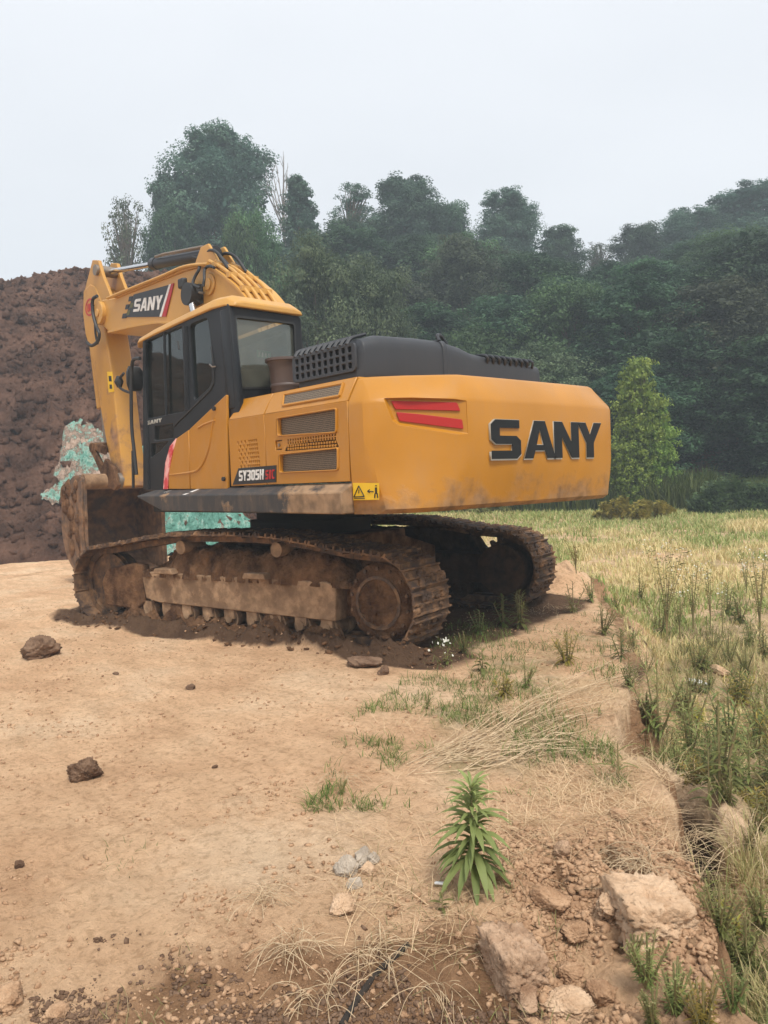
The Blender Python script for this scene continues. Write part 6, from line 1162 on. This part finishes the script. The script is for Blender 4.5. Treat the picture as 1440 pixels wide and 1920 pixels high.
# crumbs: loose soil as stuff
def crumbs(name, n, area, sel, smin, smax, m, label, seed):
    r = np.random.default_rng(seed); u, v = scatter(n, *area); d = edge_dist(u, v); n1 = fbm(u, v, .35, 4, seed); k_ = sel(u, v, d, n1); u, v = u[k_], v[k_]; k = len(u); s = smin + (smax - smin) * r.random(k) ** 3.2; x, y = uv2w(u, v); z = hgt(u, v) + s * .25
    ico = bmesh.new(); bmesh.ops.create_icosphere(ico, subdivisions=1, radius=1); iv = np.array([v_.co[:] for v_ in ico.verts]); fi = np.array([[q.index for q in f.verts] for f in ico.faces]); ico.free()
    V = iv[None] * (1 + .36 * r.normal(size=(k, len(iv), 1))) * s[:, None, None] * r.uniform(.55, 1.45, (k, 1, 3)) * np.array([1, 1, .75]); a = r.random(k) * 6.283; c, s_ = np.cos(a)[:, None], np.sin(a)[:, None]; V = np.stack([V[..., 0] * c - V[..., 1] * s_ + x[:, None], V[..., 0] * s_ + V[..., 1] * c + y[:, None], V[..., 2] + z[:, None]], -1).reshape(-1, 3)
    F = (fi[None] + (np.arange(k) * len(iv))[:, None, None]).reshape(-1, 3); me = bpy.data.meshes.new(name); me.vertices.add(len(V)); me.vertices.foreach_set('co', V.astype(np.float32).ravel()); me.loops.add(F.size); me.loops.foreach_set('vertex_index', F.ravel().astype(np.int32)); me.polygons.add(len(F)); me.polygons.foreach_set('loop_start', np.arange(0, F.size, 3, dtype=np.int32)); me.polygons.foreach_set('loop_total', np.full(len(F), 3, dtype=np.int32)); me.update(calc_edges=True); me.materials.append(m)
    o = bpy.data.objects.new(name, me); col.objects.link(o); return tag(o, label, 'soil crumbs', kind='stuff')
crumbs('soil_crumbs', 42000, (1.85, 3.3, -.1, .42), lambda u, v, d, n: (d < .25) & (u > .30 + .2 * n) & (n + .15 * rng.normal(size=len(u)) > -.1), .0015, .016, M['clod'], 'loose soil crumbs around the broken blocks in the foreground', 201)
crumbs('dark_crumbs', 30000, (1.85, 2.7, -.5, .25), lambda u, v, d, n: (n + .15 * rng.normal(size=len(u)) > .02 + .5 * sstep(2.2, 2.7, v)), .0015, .011, M['darkclod'], 'dark moist soil crumbs along the bottom of the pad', 202)
crumbs('pad_grit', 30000, (2.1, 12, -.55, .3), lambda u, v, d, n: (d < -.1) & (n + .25 * rng.normal(size=len(u)) > .12), .0015, .013, M['clod'], 'scattered grit on the sandy pad', 203)
crumbs('track_mud', 9000, (6.0, 13, -.52, .12), lambda u, v, d, n: (lambda tx, ty: (np.abs(tx) < 2.8) & (np.abs(ty - 1.66 - .12 * n) < .09))(*(lambda x, y: (math.cos(YAW) * x + math.sin(YAW) * y, -math.sin(YAW) * x + math.cos(YAW) * y))(*uv2w(u, v))), .006, .032, M['mud'], 'mud crumbs heaped along the near crawler track', 204)
# clods on the soil mound
r = np.random.default_rng(301); n = 30000; u = rng.uniform(-21, -2.5, n); v = rng.uniform(17, 32, n); hgt_h = hill_h(u, v); kk = hgt_h > .15; u, v, hgt_h = u[kk], v[kk], hgt_h[kk]; k = len(u); sz = .015 + .15 * r.random(k) ** 9; X, Y = uv2w(u, v)
C = np.stack([X, Y, hgt_h - .14 + sz * .2], -1); ico = bmesh.new(); bmesh.ops.create_icosphere(ico, subdivisions=1, radius=1); iv = np.array([q.co[:] for q in ico.verts]); fi = np.array([[q.index for q in f.verts] for f in ico.faces]); ico.free()
V = (iv[None] * (1 + .4 * r.normal(size=(k, len(iv), 1))) * sz[:, None, None] + C[:, None]).reshape(-1, 3); F = (fi[None] + (np.arange(k) * len(iv))[:, None, None]).reshape(-1, 3)
me = bpy.data.meshes.new('mound_clods'); me.vertices.add(len(V)); me.vertices.foreach_set('co', V.astype(np.float32).ravel()); me.loops.add(F.size); me.loops.foreach_set('vertex_index', F.ravel().astype(np.int32)); me.polygons.add(len(F)); me.polygons.foreach_set('loop_start', np.arange(0, F.size, 3, dtype=np.int32)); me.polygons.foreach_set('loop_total', np.full(len(F), 3, dtype=np.int32)); me.update(calc_edges=True); me.materials.append(M['hill']); o = bpy.data.objects.new('mound_clods', me); col.objects.link(o); tag(o, 'loose clods lying on the slope of the dark soil mound', 'clods', kind='stuff')
# half-buried black hose
P = []
for px, py in [(640, 1930), (662, 1893), (690, 1850), (715, 1820), (742, 1795), (765, 1772)]: x, y, z, u, v = ray_ground(px, py); P.append((x, y, z + .001))
tag(obj('buried_hose', MB().tube(smooth_pts(P, 5), .011, 10), M['dark']), 'black hose half buried in the foreground soil', 'hose')
# ---- haze
hb = tag(obj('haze', MB().box(-120, 160, -160, 120, -9, 48), None, smooth=False), 'thin pale haze in the air', 'haze', kind='stuff')
hm = bpy.data.materials.new('haze_air'); hm.use_nodes = True; hn = hm.node_tree; hn.nodes.clear(); ho = hn.nodes.new('ShaderNodeOutputMaterial'); pv = hn.nodes.new('ShaderNodeVolumePrincipled'); pv.inputs['Color'].default_value = (.80, .92, 1, 1); pv.inputs['Density'].default_value = .0036; pv.inputs['Anisotropy'].default_value = 0; hn.links.new(pv.outputs[0], ho.inputs['Volume']); hb.data.materials.append(hm)
